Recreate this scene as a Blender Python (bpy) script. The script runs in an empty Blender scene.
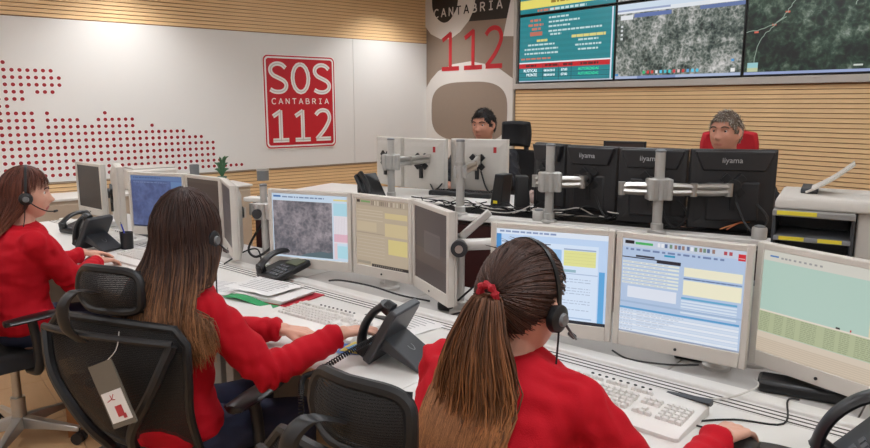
import bpy, bmesh, math, random
from mathutils import Vector, Matrix, noise
random.seed(7)
R = math.radians
PI = math.pi
sc = bpy.context.scene
C = sc.collection

# ---------------------------------------------------------------- camera, world, exposure
cam = bpy.data.objects.new('camera', bpy.data.cameras.new('camera'))
C.objects.link(cam)
cam.location = (0, 0, 1.6)
cam.rotation_euler = (R(90 - 9.947), 0, 0)
cam.data.sensor_width = 36
cam.data.lens = 690 / 870 * 36
cam.data.clip_start = .05
sc.camera = cam
w = bpy.data.worlds.new('world'); sc.world = w; w.use_nodes = True
w.node_tree.nodes['Background'].inputs[0].default_value = (.8, .85, .9, 1)
w.node_tree.nodes['Background'].inputs[1].default_value = .3
sc.view_settings.view_transform = 'Standard'
sc.view_settings.look = 'None'
sc.view_settings.gamma = 1
sc.view_settings.exposure = 0.0
sc.view_settings.use_curve_mapping = False
PANEL_POWER = 17.5
SPOT_POWER = 80.0

# ---------------------------------------------------------------- frames
RX, RY, RROT = -0.10, 8.719, math.atan2(-.774, .633)      # room corner; room x runs along the screen wall, -y along the white wall
def rw(x, y):
    c, s = .633, -.774
    return (RX + x * c - y * s, RY + x * s + y * c)
DROT = math.atan2(-.65, .76)                                # operators' desk: u along the desk, v away from the operators
def dw(u, v, z=0.0):
    return Vector((u * .76 + v * .65, 2.66 - u * .65 + v * .76, z))
D2O, D2ROT = (.60, 3.62), R(-28)                            # supervisors' desk frame (origin at its near edge)
def d2(u, v, z=0.0):
    c, s = math.cos(D2ROT), math.sin(D2ROT)
    return Vector((D2O[0] + u * c - v * s, D2O[1] + u * s + v * c, z))

# ---------------------------------------------------------------- materials
def lin(c):
    return tuple(((x / 255) / 12.92 if x / 255 <= .04045 else ((x / 255 + .055) / 1.055) ** 2.4) for x in c[:3]) + (1,)
MATS = {}
def M(name, rgb, rough=.5, metal=0, var=.06, scale=30, bump=0, bscale=200, spec=.5, alpha=1, emit=0, stretch=None, coat=0):
    if name in MATS: return MATS[name]
    m = bpy.data.materials.new(name); m.use_nodes = True
    nt = m.node_tree; b = nt.nodes['Principled BSDF']
    b.inputs['Roughness'].default_value = rough
    b.inputs['Metallic'].default_value = metal
    b.inputs['Specular IOR Level'].default_value = spec
    b.inputs['Coat Weight'].default_value = coat
    b.inputs['Alpha'].default_value = alpha
    tc = nt.nodes.new('ShaderNodeTexCoord'); mp = nt.nodes.new('ShaderNodeMapping')
    nt.links.new(tc.outputs['Object'], mp.inputs[0])
    if stretch: mp.inputs['Scale'].default_value = stretch
    n = nt.nodes.new('ShaderNodeTexNoise'); n.inputs['Scale'].default_value = scale; n.inputs['Detail'].default_value = 4
    nt.links.new(mp.outputs[0], n.inputs['Vector'])
    c = lin(rgb)
    mx = nt.nodes.new('ShaderNodeMix'); mx.data_type = 'RGBA'
    mx.inputs['A'].default_value = tuple(x * (1 - var) for x in c[:3]) + (1,)
    mx.inputs['B'].default_value = tuple(min(1, x * (1 + var)) for x in c[:3]) + (1,)
    nt.links.new(n.outputs['Fac'], mx.inputs['Factor'])
    nt.links.new(mx.outputs['Result'], b.inputs['Base Color'])
    if bump:
        n2 = nt.nodes.new('ShaderNodeTexNoise'); n2.inputs['Scale'].default_value = bscale; n2.inputs['Detail'].default_value = 3
        nt.links.new(mp.outputs[0], n2.inputs['Vector'])
        bp = nt.nodes.new('ShaderNodeBump'); bp.inputs['Strength'].default_value = bump; bp.inputs['Distance'].default_value = .004
        nt.links.new(n2.outputs['Fac'], bp.inputs['Height']); nt.links.new(bp.outputs[0], b.inputs['Normal'])
    if emit:
        nt.links.new(mx.outputs['Result'], b.inputs['Emission Color']); b.inputs['Emission Strength'].default_value = emit
    MATS[name] = m
    return m
def attr_mat(name, rough=.5, emit=0, var=.0, scale=60, stretch=(1, 1, 1), spec=.5):
    if name in MATS: return MATS[name]
    m = bpy.data.materials.new(name); m.use_nodes = True
    nt = m.node_tree; b = nt.nodes['Principled BSDF']
    a = nt.nodes.new('ShaderNodeAttribute'); a.attribute_name = 'Col'
    src = a.outputs['Color']
    b.inputs['Roughness'].default_value = rough; b.inputs['Specular IOR Level'].default_value = spec
    if var:
        tc = nt.nodes.new('ShaderNodeTexCoord'); mp = nt.nodes.new('ShaderNodeMapping'); mp.inputs['Scale'].default_value = stretch
        n = nt.nodes.new('ShaderNodeTexNoise'); n.inputs['Scale'].default_value = scale
        nt.links.new(tc.outputs['Object'], mp.inputs[0]); nt.links.new(mp.outputs[0], n.inputs['Vector'])
        mr = nt.nodes.new('ShaderNodeMapRange'); mr.inputs['To Min'].default_value = 1 - var; mr.inputs['To Max'].default_value = 1 + var
        nt.links.new(n.outputs['Fac'], mr.inputs['Value'])
        mx = nt.nodes.new('ShaderNodeMix'); mx.data_type = 'RGBA'; mx.blend_type = 'MULTIPLY'; mx.inputs['Factor'].default_value = 1
        nt.links.new(src, mx.inputs['A']); nt.links.new(mr.outputs[0], mx.inputs['B']); src = mx.outputs['Result']
    if emit:
        b.inputs['Base Color'].default_value = (.012, .012, .014, 1)
        nt.links.new(src, b.inputs['Emission Color']); b.inputs['Emission Strength'].default_value = emit
        b.inputs['Roughness'].default_value = .35
    else:
        nt.links.new(src, b.inputs['Base Color'])
    MATS[name] = m
    return m
def map_mat(name, stops, scale=6, emit=.9, detail=10, vor=14, stretch=(1, 1, 1), lines=None):
    """aerial imagery shown on a lit screen"""
    m = bpy.data.materials.new(name); m.use_nodes = True
    nt = m.node_tree; b = nt.nodes['Principled BSDF']; b.inputs['Base Color'].default_value = (.012, .012, .014, 1); b.inputs['Roughness'].default_value = .35
    tc = nt.nodes.new('ShaderNodeTexCoord'); mp = nt.nodes.new('ShaderNodeMapping'); mp.inputs['Scale'].default_value = stretch
    nt.links.new(tc.outputs['Object'], mp.inputs[0])
    n = nt.nodes.new('ShaderNodeTexNoise'); n.inputs['Scale'].default_value = scale; n.inputs['Detail'].default_value = detail; n.inputs['Roughness'].default_value = .72
    n.inputs['Distortion'].default_value = .3
    nt.links.new(mp.outputs[0], n.inputs['Vector'])
    v = nt.nodes.new('ShaderNodeTexVoronoi'); v.inputs['Scale'].default_value = vor; v.feature = 'DISTANCE_TO_EDGE'
    nt.links.new(mp.outputs[0], v.inputs['Vector'])
    mm = nt.nodes.new('ShaderNodeMath'); mm.operation = 'MULTIPLY_ADD'; mm.inputs[1].default_value = -.22
    nt.links.new(v.outputs['Distance'], mm.inputs[0])
    n3 = nt.nodes.new('ShaderNodeTexNoise'); n3.inputs['Scale'].default_value = scale * .22; n3.inputs['Detail'].default_value = 3; nt.links.new(mp.outputs[0], n3.inputs['Vector'])
    bl = nt.nodes.new('ShaderNodeMix'); bl.inputs['Factor'].default_value = .42
    nt.links.new(n.outputs['Fac'], bl.inputs['A']); nt.links.new(n3.outputs['Fac'], bl.inputs['B']); nt.links.new(bl.outputs['Result'], mm.inputs[2])
    r = nt.nodes.new('ShaderNodeValToRGB'); cr = r.color_ramp
    while len(cr.elements) < len(stops): cr.elements.new(.5)
    for e, (p, c) in zip(cr.elements, stops): e.position = p; e.color = lin(c)
    nt.links.new(mm.outputs[0], r.inputs[0])
    nt.links.new(r.outputs[0], b.inputs['Emission Color']); b.inputs['Emission Strength'].default_value = emit
    MATS[name] = m
    return m
WOOD = M('slat_wood', (236, 198, 148), .5, var=.14, scale=5, stretch=(1, 1, 14), bump=.08, bscale=40)
WOODB = M('slat_backing', (160, 108, 66), .7, var=.1)
WHITEP = M('white_panel', (222, 218, 213), .38, var=.015, scale=3)
def mesh_cloth(name, rgb, see):
    m = M(name, rgb, .7, var=.15, scale=90)
    nt = m.node_tree; b = nt.nodes['Principled BSDF']
    tc = nt.nodes['Texture Coordinate']
    wv = nt.nodes.new('ShaderNodeTexWave'); wv.inputs['Scale'].default_value = 60; wv.bands_direction = 'Z'; wv.inputs['Distortion'].default_value = .5
    nt.links.new(tc.outputs['Object'], wv.inputs['Vector'])
    mr = nt.nodes.new('ShaderNodeMapRange'); mr.inputs['From Min'].default_value = .62; mr.inputs['From Max'].default_value = .72
    mr.inputs['To Min'].default_value = 1; mr.inputs['To Max'].default_value = 1 - see
    nt.links.new(wv.outputs['Fac'], mr.inputs['Value']); nt.links.new(mr.outputs[0], b.inputs['Alpha'])
    return m

# ---------------------------------------------------------------- mesh helpers
def frame_from(d):
    d = Vector(d).normalized()
    up = Vector((0, 0, 1)) if abs(d.z) < .95 else Vector((0, 1, 0))
    a = d.cross(up).normalized(); b = d.cross(a).normalized()
    return a, b
def smooth_path(pts, n=6, closed=False):
    P = [Vector(p) for p in pts]; out = []; L = len(P)
    if L < 3: return P
    for i in range(L if closed else L - 1):
        p0 = P[(i - 1) % L] if closed or i > 0 else P[0]; p1 = P[i]; p2 = P[(i + 1) % L]
        p3 = P[(i + 2) % L] if closed or i + 2 < L else P[-1]
        for k in range(n):
            t = k / n
            out.append(.5 * ((2 * p1) + (p2 - p0) * t + (2 * p0 - 5 * p1 + 4 * p2 - p3) * t * t + (3 * p1 - p0 - 3 * p2 + p3) * t ** 3))
    if not closed: out.append(P[-1])
    return out
class MB:
    def __init__(s): s.v = []; s.f = []; s.m = []; s.cur = 0; s.c = []; s.col = None
    def add(s, vs, fs, T=None):
        o = len(s.v)
        for p in vs:
            p = Vector(p); s.v.append(T @ p if T is not None else p)
            s.c.append(s.col)
        for f in fs: s.f.append(tuple(i + o for i in f)); s.m.append(s.cur)
        return s
    def box(s, c, sz, T=None):
        x, y, z = c; a, b, d = sz[0] / 2, sz[1] / 2, sz[2] / 2
        vs = [(x - a, y - b, z - d), (x + a, y - b, z - d), (x + a, y + b, z - d), (x - a, y + b, z - d), (x - a, y - b, z + d), (x + a, y - b, z + d), (x + a, y + b, z + d), (x - a, y + b, z + d)]
        return s.add(vs, [(0, 3, 2, 1), (4, 5, 6, 7), (0, 1, 5, 4), (1, 2, 6, 5), (2, 3, 7, 6), (3, 0, 4, 7)], T)
    def cyl(s, p0, p1, r0, r1=None, n=14, T=None):
        r1 = r0 if r1 is None else r1
        p0, p1 = Vector(p0), Vector(p1); a, b = frame_from(p1 - p0); vs = []
        for p, r in ((p0, r0), (p1, r1)):
            for i in range(n):
                t = 2 * PI * i / n; vs.append(p + a * (r * math.cos(t)) + b * (r * math.sin(t)))
        fs = [(i, (i + 1) % n, n + (i + 1) % n, n + i) for i in range(n)] + [tuple(range(n))[::-1], tuple(range(n, 2 * n))]
        return s.add(vs, fs, T)
    def tube(s, pts, r, n=6, closed=False, T=None):
        P = [Vector(p) for p in pts]; L = len(P); vs = []; fs = []
        pa = None
        for i, p in enumerate(P):
            d = (P[(i + 1) % L] - P[i - 1]) if closed else (P[min(i + 1, L - 1)] - P[max(i - 1, 0)])
            if d.length < 1e-9: d = Vector((0, 0, 1))
            d.normalize()
            if pa is None: a, b = frame_from(d)
            else:
                a = pa - d * pa.dot(d)
                if a.length < 1e-6: a, b = frame_from(d)
                a.normalize(); b = d.cross(a)
            pa = a
            rr = r[i] if isinstance(r, (list, tuple)) else r
            for k in range(n):
                t = 2 * PI * k / n; vs.append(p + a * (rr * math.cos(t)) + b * (rr * math.sin(t)))
        for i in range(L if closed else L - 1):
            j = (i + 1) % L
            for k in range(n): fs.append((i * n + k, i * n + (k + 1) % n, j * n + (k + 1) % n, j * n + k))
        if not closed: fs += [tuple(range(n))[::-1], tuple(range((L - 1) * n, L * n))]
        return s.add(vs, fs, T)
    def sphere(s, c, r, n=14, m=9, T=None):
        r = (r, r, r) if not isinstance(r, (tuple, list)) else r
        vs = [(c[0], c[1], c[2] + r[2])]; fs = []
        for j in range(1, m):
            th = PI * j / m
            for i in range(n):
                t = 2 * PI * i / n
                vs.append((c[0] + r[0] * math.sin(th) * math.cos(t), c[1] + r[1] * math.sin(th) * math.sin(t), c[2] + r[2] * math.cos(th)))
        vs.append((c[0], c[1], c[2] - r[2])); e = len(vs) - 1
        for i in range(n): fs.append((0, 1 + i, 1 + (i + 1) % n))
        for j in range(m - 2):
            for i in range(n):
                a = 1 + j * n; fs.append((a + i, a + n + i, a + n + (i + 1) % n, a + (i + 1) % n))
        a = 1 + (m - 2) * n
        for i in range(n): fs.append((a + i, e, a + (i + 1) % n))
        return s.add(vs, fs, T)
    def capsule(s, p0, p1, r0, r1, n=14):
        p0, p1 = Vector(p0), Vector(p1); d = p1 - p0
        if d.length < 1e-6: return s.sphere(p0, r0)
        d.normalize(); pts = []; rs = []
        for k in range(5):
            t = PI / 2 * (1 - k / 4); pts.append(p0 - d * (r0 * math.sin(t))); rs.append(max(r0 * math.cos(t), r0 * .02))
        for k in range(5):
            t = PI / 2 * k / 4; pts.append(p1 + d * (r1 * math.sin(t))); rs.append(max(r1 * math.cos(t), r1 * .02))
        return s.tube(pts, rs, n)
    def lathe(s, prof, n=20, T=None):
        vs = []; fs = []; L = len(prof)
        for r, z in prof:
            for i in range(n):
                t = 2 * PI * i / n; vs.append((r * math.cos(t), r * math.sin(t), z))
        for j in range(L - 1):
            for i in range(n): fs.append((j * n + i, j * n + (i + 1) % n, (j + 1) * n + (i + 1) % n, (j + 1) * n + i))
        fs += [tuple(range(n))[::-1], tuple(range((L - 1) * n, L * n))]
        return s.add(vs, fs, T)
    def prism(s, poly, z0, z1, T=None):
        n = len(poly)
        vs = [(x, y, z0) for x, y in poly] + [(x, y, z1) for x, y in poly]
        fs = [tuple(range(n))[::-1], tuple(range(n, 2 * n))] + [(i, (i + 1) % n, n + (i + 1) % n, n + i) for i in range(n)]
        return s.add(vs, fs, T)
    def loft(s, rings, T=None, caps=True):
        n = len(rings[0]); vs = [p for r in rings for p in r]; fs = []
        for j in range(len(rings) - 1):
            for i in range(n): fs.append((j * n + i, j * n + (i + 1) % n, (j + 1) * n + (i + 1) % n, (j + 1) * n + i))
        if caps: fs += [tuple(range(n))[::-1], tuple(range((len(rings) - 1) * n, len(rings) * n))]
        return s.add(vs, fs, T)
    def grid(s, rows, thick=0, T=None):
        """rows of points -> a sheet, given real thickness along its own normal"""
        nr, nc = len(rows), len(rows[0]); P = [[Vector(p) for p in r] for r in rows]
        if not thick:
            return s.add([p for r in P for p in r], [(j * nc + i, j * nc + i + 1, (j + 1) * nc + i + 1, (j + 1) * nc + i) for j in range(nr - 1) for i in range(nc - 1)], T)
        N = []
        for j in range(nr):
            for i in range(nc):
                a = P[j][min(i + 1, nc - 1)] - P[j][max(i - 1, 0)]; b = P[min(j + 1, nr - 1)][i] - P[max(j - 1, 0)][i]
                k = a.cross(b); N.append(k.normalized() if k.length > 1e-9 else Vector((0, 0, 1)))
        flat = [p for r in P for p in r]; K = nr * nc
        vs = [p + n * (thick / 2) for p, n in zip(flat, N)] + [p - n * (thick / 2) for p, n in zip(flat, N)]
        fs = []
        for j in range(nr - 1):
            for i in range(nc - 1):
                q = (j * nc + i, j * nc + i + 1, (j + 1) * nc + i + 1, (j + 1) * nc + i)
                fs.append(q); fs.append(tuple(K + x for x in q[::-1]))
        edge = [i for i in range(nc)] + [j * nc + nc - 1 for j in range(1, nr)] + [(nr - 1) * nc + i for i in range(nc - 2, -1, -1)] + [j * nc for j in range(nr - 2, 0, -1)]
        for a, b in zip(edge, edge[1:] + edge[:1]): fs.append((a, a + K, b + K, b))
        return s.add(vs, fs, T)
    def build(s, name, mat, parent=None, smooth=False, bevel=0, seg=2, loc=None, rot=None, angle=40):
        me = bpy.data.meshes.new(name)
        me.from_pydata([tuple(p) for p in s.v], [], s.f)
        for m in (mat if isinstance(mat, (list, tuple)) else [mat]): me.materials.append(m)
        if any(s.m): me.polygons.foreach_set('material_index', s.m)
        if s.c and s.c[0] is not None:
            ca = me.color_attributes.new('Col', 'FLOAT_COLOR', 'POINT')
            ca.data.foreach_set('color', [x for c in s.c for x in (c if c else (1, 1, 1, 1))])
        me.update()
        if smooth:
            me.polygons.foreach_set('use_smooth', [True] * len(me.polygons))
            me.set_sharp_from_angle(angle=R(angle))
        o = bpy.data.objects.new(name, me); C.objects.link(o)
        if parent: o.parent = parent
        if loc: o.location = loc
        if rot: o.rotation_euler = rot
        if bevel:
            b = o.modifiers.new('bevel', 'BEVEL'); b.width = bevel; b.segments = seg; b.limit_method = 'ANGLE'; b.angle_limit = R(35)
            if not smooth:
                me.polygons.foreach_set('use_smooth', [True] * len(me.polygons)); me.set_sharp_from_angle(angle=R(30))
        return o
def tag(o, label=None, cat=None, group=None, kind=None):
    for k, v in (('label', label), ('category', cat), ('group', group), ('kind', kind)):
        if v: o[k] = v
    return o
def thing(name, label, cat, loc=(0, 0, 0), rz=0, group=None):
    o = bpy.data.objects.new(name, None); C.objects.link(o); o.empty_display_size = .05
    o.location = loc; o.rotation_euler = (0, 0, rz)
    return tag(o, label, cat, group)
def child(name, mesh, parent, loc=None, rot=None):
    o = bpy.data.objects.new(name, mesh); C.objects.link(o); o.parent = parent
    if loc is not None: o.location = loc
    if rot is not None: o.rotation_euler = rot
    return o
def bx(name, c, sz, mat, parent=None, bevel=0, T=None):
    return MB().box(c, sz, T).build(name, mat, parent, bevel=bevel)
def TR(x, y, z, rz=0, rx=0, ry=0):
    return Matrix.Translation((x, y, z)) @ Matrix.Rotation(rz, 4, 'Z') @ Matrix.Rotation(ry, 4, 'Y') @ Matrix.Rotation(rx, 4, 'X')
def ribbon(mb, pts, wd, z0, z1, T=None, smooth=0, closed=False):
    """flat stroke of lettering in the xy plane"""
    P = [Vector((p[0], p[1], 0)) for p in pts]
    if smooth: P = smooth_path(P, smooth, closed)
    L = len(P); rings = []
    for i, p in enumerate(P):
        if closed: d = P[(i + 1) % L] - P[i - 1]
        else: d = P[min(i + 1, L - 1)] - P[max(i - 1, 0)]
        d.normalize(); n = Vector((-d.y, d.x, 0)); k = wd / 2
        if 0 < i < L - 1:
            d1 = (P[i + 1] - p).normalized(); c = max(.5, abs(d.dot(d1))); k /= c
        rings.append([p + n * k + Vector((0, 0, z0)), p - n * k + Vector((0, 0, z0)), p - n * k + Vector((0, 0, z1)), p + n * k + Vector((0, 0, z1))])
    if closed: rings.append(rings[0])
    return mb.loft(rings, T, caps=not closed)
GLY = {
 'S': ([[(.63, .84), (.5, .95), (.34, .985), (.19, .95), (.08, .85), (.07, .71), (.16, .59), (.35, .5), (.54, .41), (.64, .29), (.62, .14), (.5, .04), (.34, .01), (.18, .03), (.04, .1)]], 4),
 'O': ([[(.35 + .31 * math.sin(t * PI / 8), .5 + .49 * math.cos(t * PI / 8)) for t in range(17)]], 0),
 '1': ([[(.1, .80), (.40, .97)], [(.38, .99), (.38, 0)], [(.08, .03), (.68, .03)]], 0),
 '2': ([[(.06, .83), (.18, .94), (.36, .985), (.54, .93), (.62, .76), (.57, .58), (.38, .32), (.08, .04)], [(.06, .035), (.66, .035)]], 4),
 'C': ([[(.64, .86), (.52, .96), (.36, .99), (.2, .92), (.08, .74), (.05, .5), (.08, .26), (.2, .08), (.36, .01), (.52, .04), (.64, .14)]], 4),
 'A': ([[(.02, 0), (.35, 1)], [(.35, 1), (.68, 0)], [(.14, .34), (.56, .34)]], 0),
 'N': ([[(.08, 0), (.08, 1)], [(.08, .98), (.62, .02)], [(.62, 0), (.62, 1)]], 0),
 'T': ([[(.02, .95), (.68, .95)], [(.35, .95), (.35, 0)]], 0),
 'B': ([[(.1, 0), (.1, 1)], [(.1, .95), (.42, .95), (.56, .86), (.56, .64), (.42, .53), (.1, .53)], [(.1, .53), (.46, .53), (.63, .4), (.63, .16), (.46, .05), (.1, .05)]], 0),
 'R': ([[(.1, 0), (.1, 1)], [(.1, .95), (.42, .95), (.6, .84), (.6, .6), (.42, .48), (.1, .48)], [(.36, .48), (.66, 0)]], 0),
 'I': ([[(.35, 0), (.35, 1)], [(.12, .95), (.58, .95)], [(.12, .05), (.58, .05)]], 0)}
def lettering(text, x, y, cw, h, stroke, adv, z0, z1, T=None, mb=None):
    mb = mb or MB()
    for ch in text:
        st, sm = GLY[ch]
        for s in st: ribbon(mb, [(x + p[0] / .7 * cw, y + p[1] * h) for p in s], stroke, z0, z1, T, sm)
        x += adv
    return mb
_tc = {}
def text_mesh(txt, size):
    k = (txt, size)
    if k in _tc: return _tc[k]
    cu = bpy.data.curves.new('lettering', 'FONT'); cu.body = txt; cu.size = size; cu.resolution_u = 2; cu.extrude = .0004
    o = bpy.data.objects.new('lettering_source', cu); C.objects.link(o)
    dg = bpy.context.evaluated_depsgraph_get()
    me = bpy.data.meshes.new_from_object(o.evaluated_get(dg))
    bpy.data.objects.remove(o); bpy.data.curves.remove(cu)
    _tc[k] = me
    return me
def text(name, txt, size, mat, parent, T):
    me = text_mesh(txt, size).copy(); me.materials.clear(); me.materials.append(mat)
    o = bpy.data.objects.new(name, me); C.objects.link(o); o.parent = parent; o.matrix_local = T
    return o
class Screen:
    """what a lit screen shows: flat rectangles in screen units, (0,0) top left to (1,1)"""
    def __init__(s, w, h): s.w, s.h, s.mb, s.k = w, h, MB(), 0; s.mats = []
    def rect(s, x0, y0, x1, y1, rgb, mi=0):
        s.k += 1; y = -.00004 * s.k; s.mb.cur = mi; s.mb.col = lin(rgb)
        X = lambda t: (t - .5) * s.w
        Z = lambda t: (1 - t) * s.h
        s.mb.add([(X(x0), y, Z(y1)), (X(x1), y, Z(y1)), (X(x1), y, Z(y0)), (X(x0), y, Z(y0))], [(0, 1, 2, 3)])
        return s
    def line(s, pts, w_, rgb):
        s.k += 1; y = -.00004 * s.k; s.mb.cur = 0; s.mb.col = lin(rgb)
        P = [Vector(((a - .5) * s.w, y, (1 - b) * s.h)) for a, b in pts]
        for a, b in zip(P, P[1:]):
            d = (b - a).normalized(); n = Vector((-d.z, 0, d.x)) * (w_ / 2); s.mb.add([a - n, b - n, b + n, a + n], [(0, 1, 2, 3)])
    def words(s, x0, x1, y, h, rgb, rng, gap=.012, lo=.02, hi=.07):
        x = x0; k0 = s.k
        while x < x1:
            l = rng.uniform(lo, hi); s.k = k0; s.rect(x, y, min(x + l, x1), y + h, rgb); x += l + gap
        return s
    def build(s, mats, parent, loc): return s.mb.build('screen', mats, parent, loc=loc)
SCREEN = attr_mat('screen_light', emit=.92)
SCREEND = attr_mat('screen_light_dim', emit=.62)
# ================================================================ the room
def room(name, mb, mat, **k):
    o = mb.build(name, mat, **k); o.location = (RX, RY, 0); o.rotation_euler = (0, 0, RROT); o['kind'] = 'structure'; return o
FLOORM = M('floor_laminate', (190, 152, 112), .42, var=.1, scale=3, stretch=(1, 6, 1))
GROUT = M('floor_joint', (120, 92, 66), .8)
CEILM = M('ceiling_white', (225, 224, 220), .8, var=.02)
PLAIN = M('plain_wall', (205, 200, 194), .7, var=.03)
RXL, RYL, RH = 10.0, 11.0, 3.0
floor = room('floor', MB().box((RXL / 2, -RYL / 2, -.06), (RXL, RYL, .1)), GROUT)
tile = MB().box((0, 0, -.0045), (.597, .597, .009)).build('tile', FLOORM, floor, bevel=.001, seg=1)
tile.location = (.3, -.3, 0)
k = 0
for i in range(17):
    for j in range(19):
        x, y = .3 + i * .6, -.3 - j * .6
        if x > RXL or y < -RYL or (i == 0 and j == 0): continue
        if 2.2 < x < 7.6 and -8.8 < y < -3.4 and k < 140:
            child('tile', tile.data, floor, (x, y, 0)).modifiers.new('bevel', 'BEVEL').width = .001; k += 1
far = MB()
for i in range(17):
    for j in range(19):
        x, y = .3 + i * .6, -.3 - j * .6
        if x > RXL or y < -RYL or (2.2 < x < 7.6 and -8.8 < y < -3.4) or (i == 0 and j == 0): continue
        far.box((x, y, -.0045), (.597, .597, .009))
tag(far.build('far_tiles', FLOORM, floor), kind='stuff')
room('ceiling', MB().box((RXL / 2, -RYL / 2, RH + .05), (RXL, RYL, .1)), CEILM)
room('wall_front', MB().box((RXL / 2, -RYL - .05, RH / 2), (RXL + .2, .1, RH)), PLAIN)
room('wall_right', MB().box((RXL + .05, -RYL / 2, RH / 2), (.1, RYL, RH)), PLAIN)
# ---- white wall with slatted bands
wl = room('wall_left', MB().box((-.06, -RYL / 2, RH / 2), (.1, RYL, RH)), WOODB)
PITCH = .035
slat = MB().box((0, 0, 0), (.016, RYL, .0285)).build('slat', WOOD, wl, loc=(-.002, -RYL / 2, .02))
def slats(lo, hi, first=None):
    z = lo + PITCH / 2
    while z < hi - .01:
        if first is not None and first: pass
        child('slat', slat.data, wl, (-.002, -RYL / 2, z)); z += PITCH
slats(.055, .905)
slats(2.318, RH)
edges = [-RYL, -8.5, -6.05, -1.083, 0]
for a, b in zip(edges, edges[1:]):
    bx('panel', (0, (a + b) / 2, (.914 + 2.312) / 2), (.03, b - a - .004, 2.312 - .914), WHITEP, wl, .0015)
bx('panel_edge_trim', (.006, -RYL / 2, .905), (.03, RYL, .008), M('trim_edge', (170, 150, 128), .5), wl)
rows = {0: [(0, 0)], 1: [(-6, 6)], 2: [(-7, 7)], 3: [(-7, 7)], 4: [(-7, 2), (4, 6)], 5: [(-8, 2)], 6: [(-8, 0)], 7: [(-8, 3), (5, 5), (13, 13)],
        8: [(-8, 3), (5, 9), (12, 17)], 9: [(-8, 3), (5, 17), (20, 20)], 10: [(-9, 25)], 11: [(-9, 28)], 12: [(-9, 30)], 13: [(-9, 30)], 14: [(-9, 30)], 15: [(-9, 31)], 16: [(-9, 35)]}
dot = MB(); halo = MB()
for r_, spans in rows.items():
    for a, b in spans:
        for c_ in range(a, b + 1):
            y, z = -4.506 + .0582 * c_, 1.933 - .0600 * r_
            ring = lambda rad, x: [(x, y + rad * math.cos(t * PI / 6), z + rad * math.sin(t * PI / 6)) for t in range(12)]
            halo.add(ring(.0225, .0157), [tuple(range(12))]); dot.loft([ring(.0165, .0153), ring(.0165, .0165)])
dm = dot.build('dot_map', M('dot_red', (150, 16, 26), .45), wl); tag(dm, 'map of red dots', kind='stuff')
tag(halo.build('dot_border', M('dot_white', (232, 228, 224), .5), wl), kind='stuff')
# ---- screen wall
wb = room('wall_back', MB().box((RXL / 2, .06, RH / 2), (RXL, .1, RH)), WOODB)
sl2 = MB().box((0, 0, 0), (RXL - 1.53, .016, .0285)).build('slat', WOOD, wb, loc=((RXL + 1.53) / 2, .002, .0375))
z = .0725
while z < 1.735:
    child('slat', sl2.data, wb, ((RXL + 1.53) / 2, .002, z)); z += PITCH
FR = M('frame_grey', (186, 178, 170), .5, var=.03)
bx('screen_surround', ((RXL + 1.525) / 2, -.015, 1.772), (RXL - 1.525, .06, .056), FR, wb, .003)
bx('screen_surround_side', (1.543, -.015, 2.4), (.036, .06, 1.2), FR, wb, .003)
bx('surround_backing', ((RXL + 1.56) / 2, .005, 2.4), (RXL - 1.56, .02, 1.2), M('surround_dark', (40, 40, 42), .7), wb)
# ---- raised floor under the supervisors
pl = MB()
pl.prism([tuple(d2(-2.6, .04)[:2]), tuple(d2(2.6, .04)[:2]), tuple(d2(2.6, 2.3)[:2]), tuple(d2(-2.6, 2.3)[:2])], 0, .2)
tag(pl.build('trim_1', M('platform_carpet', (120, 112, 104), .9, bump=.3), bevel=.004), kind='structure')

# ---- printed tall panel beside the screens
gp = thing('graphic_panel', 'tall printed wall panel with brown letter shapes, CANTABRIA and red 112', 'panel', rw(.753, -.012) + (0,), RROT)
GPW = 1.506
BROWN = M('print_brown', (139, 121, 106), .55, var=.03); PALE = M('print_pale', (214, 207, 200), .55, var=.02)
BLK = M('print_black', (34, 29, 28), .5); REDP = M('print_red', (186, 28, 38), .5, var=.03)
bx('board', (.008, 0, RH / 2 - .004), (GPW - .03, .024, RH - .012), BROWN, gp, .002)
def flat(name, pts, mat, lay, smooth=0):
    P = [(a - GPW / 2, z_) for a, z_ in pts]
    if smooth: P = [(p.x, p.y) for p in smooth_path([(x, y, 0) for x, y in P], smooth)]
    P = [(max(-GPW / 2 + .001, min(GPW / 2 - .001, x)), min(RH - .002, y)) for x, y in P]
    T = TR(0, -.012, 0, rx=R(90))
    bm = bmesh.new(); vs = [bm.verts.new((x, y, 0)) for x, y in P]; f = bm.faces.new(vs); bmesh.ops.triangulate(bm, faces=[f])
    mb = MB(); mb.add([v.co + Vector((0, 0, .0006 * lay)) for v in bm.verts], [tuple(v.index for v in ff.verts) if True else 0 for ff in (bm.verts.index_update() or bm.faces)], T); bm.free()
    return mb.build(name, mat, gp)
flat('pale_letter', [(0, 2.999), (0, 2.52), (.107, 2.42), (.293, 2.349), (.473, 2.337), (.646, 2.407), (.792, 2.517), (.873, 2.63), (.922, 2.835), (.93, 2.999)], PALE, 1, 0)
flat('black_shape', [(.12, 2.999), (.125, 2.9), (.131, 2.817), (.145, 2.702), (.224, 2.596), (.338, 2.535), (.45, 2.548), (.537, 2.622), (.592, 2.699), (.62, 2.872), (.625, 2.999)], BLK, 2, 3)
flat('black_block', [(.93, 2.999), (.922, 2.835), (.873, 2.63), (.792, 2.509), (1.397, 2.49), (1.45, 2.673), (1.49, 2.85), (1.50, 2.999)], BLK, 2)
flat('pale_wedge', [(1.45, 2.673), (1.505, 2.85), (1.505, 2.297), (1.346, 2.308), (1.397, 2.49)], PALE, 1)
flat('pale_letter', [(0, 1.764), (.107, 1.88), (.248, 1.978), (.519, 2.048), (.819, 2.068), (1.103, 2.024), (1.298, 1.969), (1.505, 1.858), (1.505, .95), (0, .95)], PALE, 1)
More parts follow.
